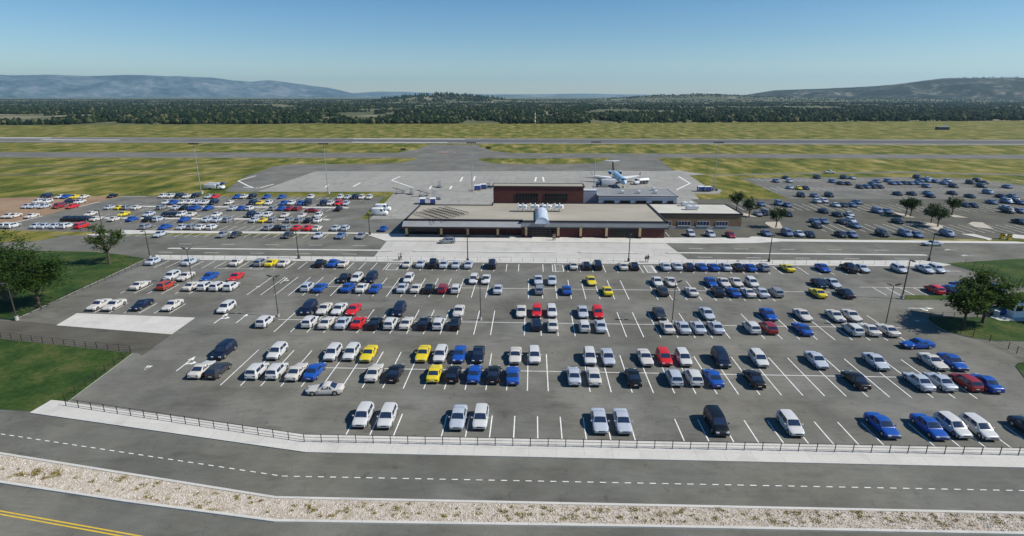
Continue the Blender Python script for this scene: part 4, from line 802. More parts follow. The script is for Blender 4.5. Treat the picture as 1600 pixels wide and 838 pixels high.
# ================================================================== AIRCRAFT AND APRON VEHICLES
def airliner():
    t = thing('regional_jet', "pale blue and white regional jet with dark tail and rear engines on the apron", 'airplane', (40.2,250,0), math.atan2(-3.4,26)*-1*-1)
    L_ = 26.; rings = []
    for f, r, dz in ((0,.08,-.35),(.01,.3,-.3),(.03,.62,-.2),(.06,.98,-.08),(.10,1.22,0),(.16,1.35,0),(.3,1.36,0),(.55,1.36,0),(.7,1.34,.02),(.8,1.15,.18),(.88,.85,.38),(.95,.5,.6),(1,.15,.8)):
        rings.append([(r*math.cos(2*math.pi*i/24), -13+f*L_, 2.55+dz+r*math.sin(2*math.pi*i/24)) for i in range(24)])
    fu = MB().rings(rings).build('fuselage', MT['palewhite'], t, 50)
    # two-tone nose and cockpit glass
    ck = MB()
    for sg in (-1,1):
        ck.add([(sg*.05,-11.72,3.42),(sg*.62,-11.55,3.34),(sg*.58,-11.05,3.72),(sg*.05,-11.1,3.86)], [(0,1,2,3)]); ck.add([(sg*.68,-11.5,3.32),(sg*1.03,-11.0,3.18),(sg*.95,-10.75,3.5),(sg*.63,-11.0,3.7)], [(0,1,2,3)])
    ck.build('cockpit_window', MT['bglass'], t)
    for sg in (-1,1):
        wn = MB()
        for i in range(14): wn.box(sg*1.3-.06, sg*1.3+.06, -8.6+i*.95, -8.3+i*.95, 2.85, 3.2)
        wn.build('cabin_window', MT['bglass'], t)
        wg = MB().rings([[(sg*1.0,-1.5,1.75),(sg*1.0,3.2,1.75),(sg*1.0,3.2,2.1),(sg*1.0,-1.5,2.15)],[(sg*10.2,3.6,2.45),(sg*10.2,4.9,2.45),(sg*10.2,4.9,2.52),(sg*10.2,3.6,2.55)]]); wo = wg.build('wing', MT['whitepaint'], t)
        MB().rings([[(sg*10.2,3.6,2.5),(sg*10.2,4.9,2.5),(sg*10.28,4.9,2.5),(sg*10.28,3.6,2.5)],[(sg*10.5,4.5,3.8),(sg*10.5,5.2,3.8),(sg*10.56,5.2,3.8),(sg*10.56,4.5,3.8)]]).build('winglet', MT['navy'], wo)
        rr = [[(sg*2.25+r*math.cos(2*math.pi*i/18), 5.6+y, 3.3+r*math.sin(2*math.pi*i/18)) for i in range(18)] for y, r in ((0,.62),(.1,.72),(.8,.78),(2.4,.7),(3.4,.45))]
        en = MB().rings(rr).build('engine', MT['palewhite'], t, 40); MB().tube((sg*2.25,5.58,3.3),(sg*2.25,5.66,3.3),.58,.5,18).build('engine_intake', MT['coping'], en); MB().box(min(sg*1.1,sg*1.8),max(sg*1.1,sg*1.8),6.3,8.2,3.25,3.45).build('pylon', MT['palewhite'], en)
        g = MB().tube((sg*1.6,1.6,0.42),(sg*1.6,1.6,1.8),.1,.1,8).build('landing_gear', MT['grey'], t); MB().tube((sg*1.42,1.6,.42),(sg*1.78,1.6,.42),.42,.42,16).build('tyre', MT['rubbert'], g)
        MB().rings([[(0,11.6,7.05),(0,13.4,7.05),(0,13.4,7.2),(0,11.6,7.2)],[(sg*3.2,12.9,7.2),(sg*3.2,13.7,7.2),(sg*3.2,13.7,7.26),(sg*3.2,12.9,7.26)]]).build('tailplane', MT['whitepaint'], t)
    MB().rings([[(-.18,8.4,3.4),(.18,8.4,3.4),(.12,12.6,3.2),(-.12,12.6,3.2)],[(-.1,11.3,7.1),(.1,11.3,7.1),(.06,13.4,7.1),(-.06,13.4,7.1)]]).build('tail_fin', MT['navy'], t)
    g = MB().tube((0,-9.6,.3),(0,-9.6,1.7),.08,.08,8).build('nose_gear', MT['grey'], t)
    for sg in (-1,1): MB().tube((sg*.12,-9.6,.3),(sg*.3,-9.6,.3),.3,.3,14).build('tyre', MT['rubbert'], g)
    return t
aj = airliner(); aj.location = (38.0,248.4,.06); aj.rotation_euler = (0,0,R(1.6)); aj.scale = (1.04,1.3,1.12)
def wheels(t, xs, ys_, r=.48, w=.3):
    for x in xs:
        for y in ys_:
            o = MB().tube((x-w/2,y,r),(x+w/2,y,r),r,r,16).build('wheel', MT['rubbert'], t, 40); s = 1 if x > 0 else -1; MB().tube((x+s*w/2,y,r),(x+s*(w/2+.02),y,r),r*.55,r*.5,12).build('rim', MT['rim'], o)
def truck(name, px, py, deg, label, cat, kind):
    x, y = P(px, py); t = thing(name, label, cat, (x, y, .06), R(deg)); f = 'whitepaint'
    MB().box(-.45,.45,-3.6,3.4,.6,.85).build('chassis', MT['trim'], t)
    L0 = -3.9
    if kind == 'tanker':
        MB().rings([[(1.1*math.cos(2*math.pi*i/18), yy, 1.85+.78*s*math.sin(2*math.pi*i/18)) for i in range(18)] for yy, s in ((-1.6,.8),(-1.5,1),(3.3,1),(3.4,.8))]).build('tank', MT['whitepaint'], t, 40)
        MB().box(-1.15,1.15,-1.2,3.0,.75,1.35).build('side_locker', MT['trim'], t); MB().box(-.35,.35,-1.2,3.1,2.66,2.76).build('walkway', MT['grey'], t)
    elif kind == 'box': MB().bevbox(-1.25,1.25,-1.9,4.1,1.0,3.3,.06).build('cargo_box', MT['ltgrey'], t, 30)
    else:
        MB().bevbox(-1.2,1.2,-1.2,3.6,.75,2.25,.08).build('utility_body', MT['ltgrey'], t, 30); 
        for yy in (-.9,.6,2.1): MB().box(1.19,1.225,yy,yy+1.2,1.0,2.1).build('locker_door', MT['ltgrey'], t); 
        MB().box(-.35,.35,-3.4,2.4,2.5,2.85).build('boom', MT['whitepaint'], t); MB().bevbox(-.55,.55,-4.4,-3.3,2.2,3.0,.06).build('boom_bucket', MT['blue'], t); MB().tube((0,2.2,2.2),(0,2.2,2.9),.3,.25,12).build('turret', MT['grey'], t)
    cab = MB().rings([[(-w_, yy, 0.6),(w_, yy, .6),(w_, yy, zb),(w_*.92, yy, zt),(-w_*.92, yy, zt),(-w_, yy, zb)] for yy, w_, zb, zt in ((-4.1,1.0,1.1,1.3),(-3.9,1.08,1.35,1.5),(-3.1,1.1,1.5,1.62),(-2.55,1.1,1.65,2.45),(-1.95,1.1,1.65,2.5))]).build('cab', MT['whitepaint' if kind != 'box' else 'navy'], t, 30)
    MB().add([(-.95,-3.1,1.68),(.95,-3.1,1.68),(.9,-2.6,2.38),(-.9,-2.6,2.38)], [(0,1,2,3)]).build('windscreen', MT['glass'], cab)
    for s in (-1,1):
        MB().add([(s*1.12,-2.85,1.65),(s*1.12,-2.1,1.65),(s*1.06,-2.1,2.3),(s*1.06,-2.6,2.3)], [(0,1,2,3)]).build('side_window', MT['glass'], cab); MB().box(s*.75-.16,s*.75+.16,-4.13,-4.05,.95,1.15).build('headlight', MT['lamp'], t)
    wheels(t, (-.95,.95), (-3.1, 2.2)); return t
truck('utility_truck', 335, 296.5, 92, "white utility truck with boom and bucket on the grass at the apron's left edge", 'truck', 'utility')
truck('box_truck', 946, 292.6, -86, "grey box truck with a dark cab parked beside the airliner", 'truck', 'box')
truck('fuel_truck', 1002, 288, -62, "white fuel tanker truck under the airliner's right wing", 'truck', 'tanker')
def van(px, py, deg, label):
    x, y = P(px, py); t = thing('white_van', label, 'van', (x, y, .06), R(deg), 'white vans at the wire fence')
    b = MB().rings([[(-w_,yy,.35),(w_,yy,.35),(w_*1.0,yy,zb),(w_*.88,yy,zt),(-w_*.88,yy,zt),(-w_,yy,zb)] for yy, w_, zb, zt in ((-2.5,.85,.8,.95),(-2.4,.95,1.0,1.1),(-1.75,1.0,1.2,1.35),(-1.1,1.0,1.4,2.15),(-.8,1.0,1.5,2.3),(2.4,1.0,1.5,2.3),(2.5,.96,1.4,2.2))]).build('body', MT['whitepaint'], t, 30)
    MB().add([(-.86,-1.76,1.40),(.86,-1.76,1.40),(.8,-1.14,2.12),(-.8,-1.14,2.12)], [(0,1,2,3)]).build('windscreen', MT['glass'], t)
    for s in (-1,1):
        MB().add([(s*1.01,-1.35,1.4),(s*1.01,-.3,1.5),(s*.93,-.3,2.1),(s*.93,-.95,2.1)], [(0,1,2,3)]).build('side_window', MT['glass'], t); MB().box(s*.7-.15,s*.7+.15,-2.53,-2.45,.75,.95).build('headlight', MT['lamp'], t)
    MB().box(-.7,.7,2.49,2.53,1.5,2.05).build('rear_window', MT['glass'], t); wheels(t, (-.88,.88), (-1.6,1.6), .36, .25)
van(599, 330, 92, "rear white van with dark windows behind the other at the fence"); van(594, 336.5, 90, "front white van standing at the wire fence beside the apron")
def cart(px, py, deg, label, col='blue'):
    x, y = P(px, py); t = thing('baggage_cart', label, 'baggage cart', (x, y, .06), R(deg), 'covered baggage carts on the apron')
    MB().box(-1.0,1.0,-1.4,1.4,.45,.62).build('deck', MT['trim'], t); MB().bevbox(-1.0,1.0,-1.4,1.4,1.95,2.1,.04).build('canopy', MT['whitepaint'], t)
    fr = MB()
    for a in (-.97,.97):
        for b_ in (-1.37,1.37): fr.tube((a,b_,.6),(a,b_,1.96),.05,.05,6)
    fr.build('frame', MT['whitepaint'], t); MB().box(-.93,.93,-1.33,-1.26,.64,1.9).build('curtain', MT[col], t); MB().box(-.93,.93,1.26,1.33,.64,1.9).build('curtain', MT[col], t); MB().box(-.96,-.9,-1.2,1.2,.64,1.9).build('curtain', MT[col], t)
    MB().tube((0,-1.4,.5),(0,-2.3,.35),.05,.05,6).build('tow_bar', MT['trim'], t); wheels(t, (-.75,.75), (-.95,.95), .28, .18)
for a in ((660.5,319,8,"left blue curtained baggage cart near the terminal roof corner"),(676.5,319,8,"right blue curtained baggage cart near the terminal roof corner"),(746,297.5,98,"rear blue baggage cart coupled behind the tug"),(755,295.8,98,"front blue baggage cart coupled behind the tug"),(1095,299.5,92,"leftmost baggage cart by the right apron grass"),(1105,299.7,92,"middle baggage cart by the right apron grass")): cart(*a)
def tug(px, py, deg, label):
    x, y = P(px, py); t = thing('tow_tractor', label, 'tow tractor', (x, y, .06), R(deg), 'tow tractors on the apron')
    MB().bevbox(-.75,.75,-1.4,1.4,.35,.95,.08).build('body', MT['navy'], t, 30); MB().box(-.6,.6,-.1,.6,.95,1.15).build('seat', MT['trim'], t); MB().box(-.7,.7,-.2,1.2,1.9,1.98).build('canopy', MT['navy'], t)
    fr = MB()
    for a in (-.65,.65):
        for b_ in (-.15,1.1): fr.tube((a,b_,.9),(a,b_,1.92),.04,.04,6)
    fr.build('frame', MT['trim'], t); wheels(t, (-.68,.68), (-.9,.9), .34, .25)
tug(764.5, 294.5, 98, "dark blue tow tractor pulling two carts past the light mast"); tug(1115, 298.7, 92, "dark tow tractor at the head of the carts beside the right light mast")
def loader(px, py, deg, label, kind='belt'):
    x, y = P(px, py); t = thing('belt_loader' if kind == 'belt' else 'boarding_stairs', label, 'belt loader' if kind == 'belt' else 'boarding stairs', (x, y, .06), R(deg), 'aircraft loaders and steps on the apron')
    MB().bevbox(-.8,.8,-1.8,1.6,.4,.75,.05).build('chassis', MT['grey'], t)
    if kind == 'belt':
        MB().add([(-.4,-2.4,.7),(.4,-2.4,.7),(.4,2.6,2.4),(-.4,2.6,2.4),(-.4,-2.4,.9),(.4,-2.4,.9),(.4,2.6,2.6),(-.4,2.6,2.6)], [(3,2,1,0),(4,5,6,7),(0,1,5,4),(1,2,6,5),(2,3,7,6),(3,0,4,7)]).build('conveyor', MT['darkpole'], t); MB().tube((0,1.2,.7),(0,1.2,1.95),.12,.12,8).build('lift_ram', MT['grey'], t)
    else:
        sm = MB()
        for i in range(8): sm.box(-.5,.5,-1.7+i*.35,-1.35+i*.35,.7+i*.2,.78+i*.2)
        sm.box(-.5,.5,1.1,1.9,2.2,2.3); sm.build('steps', MT['grey'], t); hr = MB()
        for s in (-.5,.5): hr.tube((s,-1.7,1.6),(s,1.1,3.2),.04,.04,6); hr.tube((s,1.1,3.2),(s,1.9,3.2),.04,.04,6); hr.tube((s,-1.6,.75),(s,-1.7,1.6),.04,.04,6); hr.tube((s,1.1,.7),(s,1.1,3.2),.05,.05,6); hr.tube((s,1.9,.7),(s,1.9,3.2),.05,.05,6)
        hr.build('handrail', MT['grey'], t)
    wheels(t, (-.75,.75), (-1.2,1.1), .3, .2)
loader(624.5,303,120,"low grey belt loader at the left apron edge by the grass"); loader(643,304,10,"tall open boarding stairs left of the baggage carts",'stairs'); loader(662,307,120,"grey belt loader just behind the left baggage cart"); loader(687,293,10,"boarding stairs standing alone in the middle of the apron",'stairs'); loader(683,312,70,"pale boarding stairs beside the right baggage cart",'stairs')
cn_ = thing('traffic_cone', "small dark cone beside the airliner's nose wheel", 'cone', (*P(980,293), .06)); MB().tube((0,0,.04),(0,0,.75),.2,.04,10).build('cone', MT['orange'], cn_, 40); MB().box(-.28,.28,-.28,.28,0,.05).build('foot', MT['trim'], cn_)
# distant mast and hut
dm = thing('radio_mast', "red and white banded mast in the far grass before the forest", 'mast', (*P(836,193.5), 0)); x0 = 0
for i in range(7): MB().tube((0,0,i*2.4),(0,0,(i+1)*2.4),.75-.06*i,.69-.06*i,8).build('mast_band', MT['redpaint' if i % 2 == 0 else 'whitepaint'], dm)
hb = thing('airfield_hut', "small dark hut with an antenna in the far right grass", 'hut', (*P(1472,203), 0)); MB().box(-6,6,-3,3,0,3).build('wall', MT['navy'], hb); MB().box(-6.4,6.4,-3.4,3.4,3,3.5).build('roof', MT['grey'], hb); MB().tube((1.5,0,3.5),(1.5,0,9.),.35,.2,6).build('antenna', MT['ltgrey'], hb)
for px, py, lb in ((630,235.5,"small dark taxiway sign left of the central connector"),(763,233,"small dark taxiway sign right of the central connector")):
    t = thing('taxiway_sign', lb, 'sign', (*P(px,py), 0), 0, 'taxiway signs'); MB().box(-1.8,1.8,-.15,.15,.3,1.5).build('panel', MT['trim'], t); MB().box(-1.4,-1.2,-.1,.1,0,.3).box(1.2,1.4,-.1,.1,0,.3).build('post', MT['grey'], t)
# ticket booth, barrel, ticket machines
bx, by = P(1590,498); bt = thing('ticket_booth', "white ticket booth with dark windows on the right island", 'booth', (bx+.6, by+1.3, .14), R(8))
MB().box(-1.6,1.6,-1.1,1.1,0,1.15).build('wall', MT['whitepaint'], bt)
for a in (-1.55,0,1.55):
    for b_ in (-1.05,1.05): MB().box(a-.08,a+.08,b_-.08,b_+.08,1.15,2.35).build('window_post', MT['whitepaint'], bt)
MB().box(-1.5,1.5,-1.0,1.0,1.15,2.34).build('window', MT['bglass'], bt); rr = MB().bevbox(-2.0,2.0,-1.5,1.5,2.35,2.6,.06).build('roof', MT['whitepaint'], bt); MB().bevbox(-.6,.6,-.5,.5,2.6,3.0,.08).build('roof_unit', MT['trim'], rr)
x, y = P(1556,495); bl_ = thing('barrel', "pale topped round barrel on the booth island beside the blue car", 'barrel', (x, y, .14)); MB().tube((0,0,0),(0,0,.95),.42,.42,16).build('drum', MT['kerb'], bl_, 40); MB().tube((0,0,.95),(0,0,1.02),.44,.42,16).build('lid', MT['whitepaint'], bl_, 40)
for px, py, lb in ((1565,373.5,"left yellow ticket machine at the right lot entrance"),(1576,375.5,"right yellow ticket machine at the right lot entrance")):
    x, y = P(px, py); t = thing('ticket_machine', lb, 'ticket machine', (x, y, .02), 0, 'yellow ticket machines'); MB().bevbox(-.45,.45,-.35,.35,.1,1.5,.05).build('cabinet', MT['yellow'], t); MB().box(-.5,.5,-.4,.4,0,.1).build('foot', MT['kerb'], t); MB().box(-.25,.25,-.37,-.34,.9,1.25).build('screen', MT['bglass'], t); MB().box(-.46,.46,-.36,.36,1.5,1.6).build('cap', MT['trim'], t)
# ================================================================== PEOPLE
def person(px, py, deg, label, top, legs, group=None, h=1.75, stride=.14):
    x, y = P(px, py); s = h/1.75
    J = {'pel':(0,0,.95),'wst':(0,0,1.12),'chs':(0,.01,1.36),'nck':(0,.01,1.50),'hd0':(0,-.01,1.58),'hd1':(0,0,1.70)}
    E = [('pel','wst'),('wst','chs'),('chs','nck'),('nck','hd0'),('hd0','hd1')]; Rd = {'pel':.15,'wst':.13,'chs':.155,'nck':.06,'hd0':.085,'hd1':.095}
    for g, sd in (('l',1),('r',-1)):
        k = stride*sd
        J.update({'hp'+g:(sd*.09,0,.90),'kn'+g:(sd*.10,-k*.7-.02,.50),'an'+g:(sd*.10,-k+.03,.09),'to'+g:(sd*.11,-k-.13,.05),'sh'+g:(sd*.19,.01,1.42),'el'+g:(sd*.24,k*.6+.03,1.14),'wr'+g:(sd*.25,k*1.2-.06,.90),'ha'+g:(sd*.25,k*1.3-.09,.81)})
        E += [('pel','hp'+g),('hp'+g,'kn'+g),('kn'+g,'an'+g),('an'+g,'to'+g),('chs','sh'+g),('sh'+g,'el'+g),('el'+g,'wr'+g),('wr'+g,'ha'+g)]
        Rd.update({'hp'+g:.095,'kn'+g:.06,'an'+g:.045,'to'+g:.04,'sh'+g:.065,'el'+g:.045,'wr'+g:.032,'ha'+g:.04})
    def skinned(nm, keys, grow, m, parent=None):
        ks = [k for k in J if k in keys]; es = [(ks.index(a), ks.index(b_)) for a, b_ in E if a in keys and b_ in keys]
        me = bpy.data.meshes.new(nm); me.from_pydata([tuple(v*s for v in J[k]) for k in ks], es, []); me.materials.append(m)
        o = link(nm, me, parent); sm = o.modifiers.new('skin', 'SKIN'); sk = me.skin_vertices[0].data if me.skin_vertices else None
        if sk is None:
            bm = bmesh.new(); bm.from_mesh(me); bm.verts.layers.skin.verify(); bm.to_mesh(me); bm.free(); sk = me.skin_vertices[0].data
        for i, k in enumerate(ks): sk[i].radius = (Rd[k]*s+grow, (Rd[k]*.8 if k in ('chs','wst','pel') else Rd[k])*s+grow); sk[i].use_root = (i == 0)
        o.modifiers.new('sub', 'SUBSURF').levels = 1; o.modifiers['sub'].render_levels = 1; return o
    b = skinned('person', set(J), 0, MT['skin']); b.location = (x, y, .13); b.rotation_euler = (0,0,R(deg)); tag(b, label, 'person', group)
    skinned('jacket', {'wst','chs','shl','ell','wrl','shr','elr','wrr'}, .02, top, b); skinned('trousers', {'pel','hpl','knl','anl','hpr','knr','anr','tol','tor'}, .018, legs, b)
    hm = MB(); hm.rings([[(.1*s*r*math.cos(2*math.pi*i/10), .015+.11*s*r*math.sin(2*math.pi*i/10), z*s) for i in range(10)] for z, r in ((1.66,.98),(1.72,1.02),(1.78,.75),(1.80,.2))]).build('hair', MT['hair'], b, 60)
PGp = 'people walking by the terminal'
for a in ((623.5,408,70,"person in a pale top, left of the pair on the plaza's left",MT['cloth_pale'],MT['cloth_dark'],PGp,1.65),(626.8,407.5,70,"person in dark clothes, right of the pair on the plaza's left",MT['cloth_dark'],MT['cloth_dark'],PGp,1.8),(1008.8,411,-60,"person in dark clothes, left of the pair on the plaza's right",MT['cloth_dark'],MT['cloth_jean'],PGp,1.72),(1012.2,410.5,-60,"person in black, right of the pair on the plaza's right",MT['cloth_dark'],MT['cloth_dark'],PGp,1.82),(864.3,376.5,20,"person in dark clothes, left of the pair at the main entrance",MT['cloth_dark'],MT['cloth_dark'],PGp,1.75),(866.8,376.3,20,"person in a dark coat, right of the pair at the main entrance",MT['cloth_dark'],MT['cloth_jean'],PGp,1.8),(625.8,364.5,40,"person in maroon, leftmost at the terminal's left end",MT['cloth_red'],MT['cloth_dark'],PGp,1.75),(629.2,364,40,"person in a maroon top between the others at the terminal's left end",MT['cloth_red'],MT['cloth_jean'],PGp,1.72),(642,367.5,0,"person in dark clothes under the porch at its left end",MT['cloth_dark'],MT['cloth_dark'],PGp,1.75),(985.5,290,0,"person in an orange vest by the airliner's nose",MT['orange'],MT['cloth_dark'],PGp,1.8)): person(*a)
# ================================================================== TREES
def tree(px, py, h, r, label, group=None, leaf='leaf', n=2600, sparse=1., trunk_h=.28, seed=0, ls=.42, name='leafy_tree'):
    rnd = random.Random(seed*77+5); x, y = P(px, py); t = thing(name, label, 'tree', (x, y, .05), 0, group)
    tb = MB(); tips = []; r0 = .022*h+.04; base = Vector((0,0,-.1)); fork = Vector((rnd.uniform(-.15,.15), rnd.uniform(-.15,.15), h*trunk_h))
    tb.path([base, base*.2+fork*.3, fork], [r0*1.35, r0, r0*.85], 10)
    def grow(p, d, L_, rad, lev):
        q = p+d*L_*.5+Vector((rnd.gauss(0,.06), rnd.gauss(0,.06), 0))*L_; e = q+(d+Vector((0,0,.12))).normalized()*L_*.5
        tb.path([p, q, e], [rad, rad*.8, rad*.6], 6 if lev else 8); tips.append((e, lev)); tips.append((q, lev))
        if lev < 2:
            for _ in range(3 if lev == 0 else 3):
                a = rnd.uniform(0, 2*math.pi); dd = (d+Vector((math.cos(a), math.sin(a), rnd.uniform(-.1,.5)))*.75).normalized(); grow(e if rnd.random() < .6 else q, dd, L_*rnd.uniform(.5,.75), rad*.55, lev+1)
    nb = 6
    for i in range(nb):
        a = 2*math.pi*i/nb+rnd.uniform(-.3,.3); el = rnd.uniform(.45,1.2); grow(fork, Vector((math.cos(a)*math.cos(el), math.sin(a)*math.cos(el), math.sin(el))), h*.30, r0*.5, 0)
    grow(fork, Vector((rnd.uniform(-.1,.1),0,1)), h*.36, r0*.65, 0)
    tb.build('trunk', MT['bark'], t, 50)
    # leaf clumps spread through an uneven crown volume
    cz = h*(trunk_h+1)/2; rz = h*(1-trunk_h)/2; clumps = []
    nc = int(46*sparse); tries = 0
    while len(clumps) < nc and tries < 4000:
        tries += 1; v = Vector((rnd.uniform(-1,1), rnd.uniform(-1,1), rnd.uniform(-1,1))); l = v.length
        if l > 1 or l < .25: continue
        k = .74+.34*noise.noise(Vector((v.x*1.6+seed*3, v.y*1.6, v.z*1.6)))+.12
        if l > k+.12: continue
        clumps.append((Vector((v.x*r, v.y*r, cz+v.z*rz*(1 if v.z > 0 else .85))), rnd.uniform(.10,.21)*r+.25))
    for e, lev in tips:
        if lev == 2 and rnd.random() < .55*sparse and e.z > h*trunk_h*.8: clumps.append((e, rnd.uniform(.10,.18)*r+.2))
    lm = MB(); per = max(6, n//len(clumps))
    for c, cr_ in clumps:
        for _ in range(per):
            v = Vector((rnd.gauss(0,1), rnd.gauss(0,1), rnd.gauss(0,.62)))*.55*cr_; p = c+v
            d = Vector((rnd.gauss(0,1), rnd.gauss(0,1), rnd.gauss(.0,.5)))
            d = (d+v*.8).normalized(); sd = d.cross(Vector((rnd.gauss(0,.5), rnd.gauss(0,.5), 1))).normalized(); L_ = ls*rnd.uniform(.6,1.35); w_ = L_*.30; up = sd.cross(d)*L_*.12
            lm.add([p, p+d*L_*.5+sd*w_+up, p+d*L_, p+d*L_*.5-sd*w_+up], [(0,1,2,3)])
    lm.build('crown', MT[leaf], t, 'raw')
TG = 'trees beside the car park'; TR = 'small round trees in the right far lot'
tree(1505,512,7.7,3.4,"leafy tree on the right lawn, left of the pair, with a leaning trunk",TG,'leaf',5200,1.,.30,1)
tree(1535,505.5,9.0,3.9,"taller leafy tree on the right lawn, right of the pair",TG,'leaf',6800,1.15,.28,2)
tree(1640,499,7.2,3.6,"leafy tree at the right edge beside the ticket booth",TG,'leaf2',4000,1.,.3,3)
tree(62,481,10.2,5.6,"broad dark tree on the left lawn, right of the big clump",TG,'leaf3',8000,1.35,.26,4)
tree(10,472,12.8,6.6,"tallest dark tree on the left lawn by the frame edge",TG,'leaf3',9000,1.4,.26,5)
tree(-45,452,12.,6.4,"dark tree partly outside the left edge of the picture",TG,'leaf3',6000,1.3,.26,6)
tree(172,413,8.3,3.5,"thin sparse tree standing alone on the left lawn",TG,'leaf',2500,.6,.36,7)
for i, (px, py, lb) in enumerate(((1151,329,"left round tree of the pair behind the tan annex"),(1170.3,339,"right round tree of the pair behind the tan annex"),(1212,356,"round tree on the sandy island right of the annex"),(1414.6,338,"left tree on the slim left island of the right far lot"),(1422.5,339,"right tree on the slim left island of the right far lot"),(1454.5,349,"rear tree on the central island of the right far lot"),(1465,355,"front tree on the central island of the right far lot"),(1487,337.2,"tree on the slim right island of the right far lot"))):
    tree(px, py, 6.4 if i != 5 else 5.8, 2.3, lb, TR, 'leaf2', 1500, .8, .30, 20+i, .45, 'round_tree')
# ------------------------------------------------------------------ stuff: stones, weeds, forest
def in_median(x, lo, hi):
    top = np.interp(x, [-150,-57,-24.3,80], [68.5,49.9,44.1,44.6])-.2; bot = np.interp(x, [-150,-52.8,-38,-23,10,80], [63,45.4,43.1,41.1,41.6,42.2])+.2
    return bot, top
st = MB(); rnd = random.Random(3)
for _ in range(9000):
    x = rnd.uniform(-62, 50); b_, tp = in_median(x, 0, 0); y = rnd.uniform(b_, tp); s = rnd.uniform(.035,.10); a = rnd.uniform(0,6.28); hgt = s*rnd.uniform(.4,.9); z = .1
    q = [(x+s*math.cos(a+k*1.5708)*rnd.uniform(.7,1.2), y+s*math.sin(a+k*1.5708)*rnd.uniform(.7,1.2), z) for k in range(4)]; q2 = [(x+(p[0]-x)*.55, y+(p[1]-y)*.55, z+hgt) for p in q]
    st.add(q+q2, [(0,1,5,4),(1,2,6,5),(2,3,7,6),(3,0,4,7),(4,5,6,7)])
tag(st.build('gravel_stones', MT['stone'], None, 'raw'), "loose pale stones covering the roadside median strip", 'stones', None, 'stuff')
wd = MB()
spots = [(1035,805,1.0),(895,808,.7),(1230,803,.6),(1210,818,.9),(1275,815,.8),(1410,815,.9),(830,806,.5),(1120,795,.5),(1340,800,.5),(1475,822,.8),(1560,818,.7),(640,790,.5),(540,800,.6),(860,800,.5),(990,800,.5),(1180,812,.5),(620,797,.8),(930,812,.4)]
spots += [(40+rnd.uniform(-15,60), 738+rnd.uniform(-5,9), .7) for _ in range(14)]+[(185,752,.8),(245,757,.6),(192,748,.6),(310,796,.6),(300,788,.5),(330,805,.8),(230,778,.5)]
for _ in range(170): px = rnd.uniform(0,1600); spots.append((px, rnd.uniform(np.interp(px,[0,430,1600],[716,784,806]), np.interp(px,[0,430,1600],[750,810,824])), rnd.uniform(.15,.4)))
for px, py, s in spots:
    x0, y0 = P(px, py)
    b_, tp = in_median(x0, 0, 0); y0 = min(max(y0, b_+.1), tp-.1)
    for _ in range(int(70*s)+6):
        x = x0+rnd.gauss(0,.32*s+.03); y = y0+rnd.gauss(0,.2*s+.03); a = rnd.uniform(0,6.28); L_ = rnd.uniform(.08,.22); d = Vector((math.cos(a),math.sin(a),rnd.uniform(.3,1.5))).normalized()*L_; n_ = Vector((-math.sin(a),math.cos(a),0))*.03
        p = Vector((x,y,.1)); wd.add([p-n_, p+n_, p+d*.9+n_*.6, p+d], [(0,1,2,3)])
tag(wd.build('median_weeds', MT['weed'], None, 'raw'), "tufts of olive weeds growing through the roadside gravel", 'weeds', None, 'stuff')
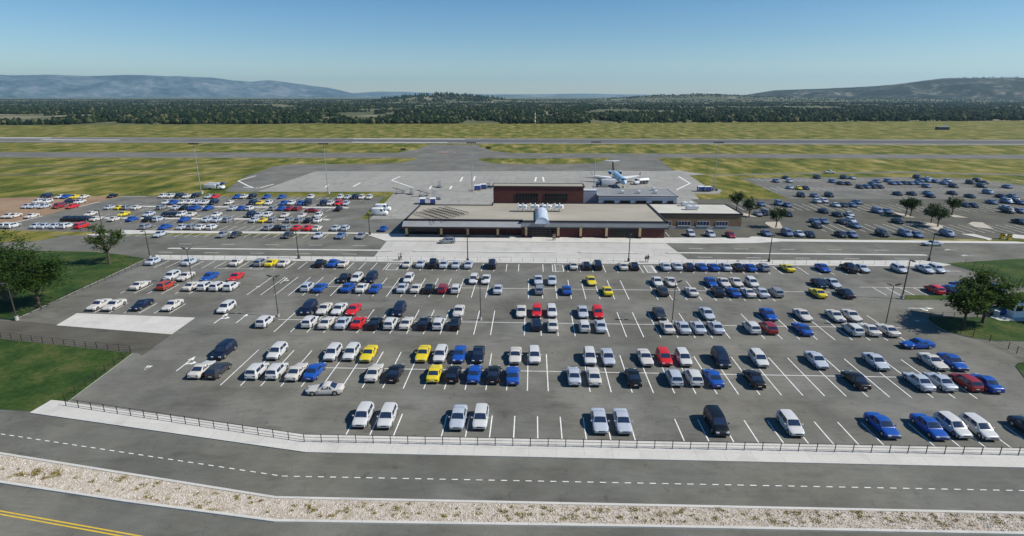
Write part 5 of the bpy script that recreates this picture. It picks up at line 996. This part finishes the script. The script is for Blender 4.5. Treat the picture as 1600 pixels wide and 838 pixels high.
def forest():
    rs = np.random.RandomState(11); N = 95000
    out = []
    U = rs.uniform(-1.0, 1.0, N*3); Dd = 700*(6500/700)**(rs.uniform(0, 1, N*3)**1.15)
    n = 0
    for u, d in zip(U, Dd):
        x, y = u*d*1.0, d
        edge = np.interp(x, [-1500,-700,-300,-27,758,1500], [730,735,790,795,925,1050])
        if y < edge: continue
        c = noise.noise(Vector((x/260, y/420, 2)))+.6*noise.noise(Vector((x/80, y/130, 9)))
        if (y-edge) < 420 and x > -250: c = max(c, rs.uniform(-.6, .6)) if rs.uniform() < .85 else c
        if c < -.30+(.18 if x < -250 and y < 1400 else 0): continue
        if rs.uniform() > .52+.9*noise.noise(Vector((x/70, y/240, 21)))+.6*noise.noise(Vector((x/22, y/110, 31))): continue
        if x < -300 and 850 < y < 930: continue
        big = 1.0; 
        if abs(x+560) < 330 and 3000 < y < 4000: big = 2.2
        if abs(x-1250) < 600 and 4200 < y < 5200: big = 1.6
        out.append((x, y, hz(x, y), rs.choice((.35,.5,.7,1.))*rs.uniform(4., 8.)*big, rs.choice((rs.uniform(.28,.42), rs.uniform(.45,.85), rs.uniform(.45,.85))))); n += 1
        if n >= N: break
    # trees on the crest of the near hill, seen against the sky
    for _ in range(150):
        px = rs.uniform(612, 790); d = rs.uniform(3500, 3750); u = (px-800)/F; x = d*(u*math.cos(YAW)-.9559*math.sin(YAW))/.9559; out.append((x, d, hz(x, d), rs.uniform(12, 26), rs.uniform(.16,.26)))
    # scattered trees along the mesa crest
    for _ in range(120):
        px = rs.uniform(1420, 1640); u = (px-800)/F; k = 5750.; v = Vector((u*math.cos(YAW)-.9559*math.sin(YAW), u*math.sin(YAW)+.9559*math.cos(YAW))); v *= k/v.length
        out.append((v.x, v.y, 37+(150-np.interp(px,[1420,1440,1520,1600],[127,126,125.5,124.5]))/F*k*math.cos(math.atan(u*.95))*1.02-6, rs.uniform(7, 15), .25))
    T_ = np.array(out); n = len(T_); sides = 5
    prof = np.array([(.0,.6),(.3,1.0),(.75,.7)]); K = len(prof); vp = K*sides+1
    ang = 2*np.pi*np.arange(sides)/sides
    V = np.zeros((n, vp, 3)); rr = T_[:,3]*T_[:,4]
    for k, (pz, pr) in enumerate(prof):
        jit = rs.uniform(.65,1.25,(n,sides)); th = ang[None,:]+rs.uniform(-.3,.3,(n,sides))
        V[:,k*sides:(k+1)*sides,0] = T_[:,0:1]+rr[:,None]*pr*jit*np.cos(th); V[:,k*sides:(k+1)*sides,1] = T_[:,1:2]+rr[:,None]*pr*jit*np.sin(th)
        V[:,k*sides:(k+1)*sides,2] = T_[:,2:3]+T_[:,3:4]*(pz+rs.uniform(-.06,.06,(n,sides)))
    V[:,-1,0] = T_[:,0]; V[:,-1,1] = T_[:,1]; V[:,-1,2] = T_[:,2]+T_[:,3]
    quad = [(k*sides+i, k*sides+(i+1)%sides, (k+1)*sides+(i+1)%sides, (k+1)*sides+i) for k in range(K-1) for i in range(sides)]
    tri = [((K-1)*sides+i, (K-1)*sides+(i+1)%sides, vp-1) for i in range(sides)]
    off = (np.arange(n)*vp)[:,None]
    Q = (np.array(quad).ravel()[None,:]+off); Tt = (np.array(tri).ravel()[None,:]+off)
    nq, ntr = len(quad), len(tri); loops = np.concatenate([Q.ravel(), Tt.ravel()]).astype(np.int32)
    starts = np.concatenate([np.arange(n*nq)*4, n*nq*4+np.arange(n*ntr)*3]).astype(np.int32)
    me = bpy.data.meshes.new('forest'); me.vertices.add(n*vp); me.vertices.foreach_set('co', V.ravel().astype(np.float32))
    me.loops.add(len(loops)); me.loops.foreach_set('vertex_index', loops); me.polygons.add(len(starts)); me.polygons.foreach_set('loop_start', starts)
    me.update(calc_edges=True); me.validate(); me.materials.append(MT['pine'])
    tag(link('forest', me), "dark scrub forest stretching from the airfield to the horizon", 'forest', None, 'stuff'); print('forest trees', n)
forest()
# ------------------------------------------------------------------ haze
HZ = dict(density=4.6e-5, color=(.52,.82,1.0))
hm, t, b = node_mat("haze"); t.nodes.remove(b); pv = t.nodes.new('ShaderNodeVolumePrincipled'); pv.inputs['Density'].default_value = HZ['density']; pv.inputs['Color'].default_value = (*HZ['color'], 1); pv.inputs['Anisotropy'].default_value = .2
t.links.new(pv.outputs[0], t.nodes['Material Output'].inputs['Volume'])
if HZ['density']:
    tag(MB().box(-26000,26000,-300,22500,-14,680).build('haze', hm), None, None, None, 'stuff')
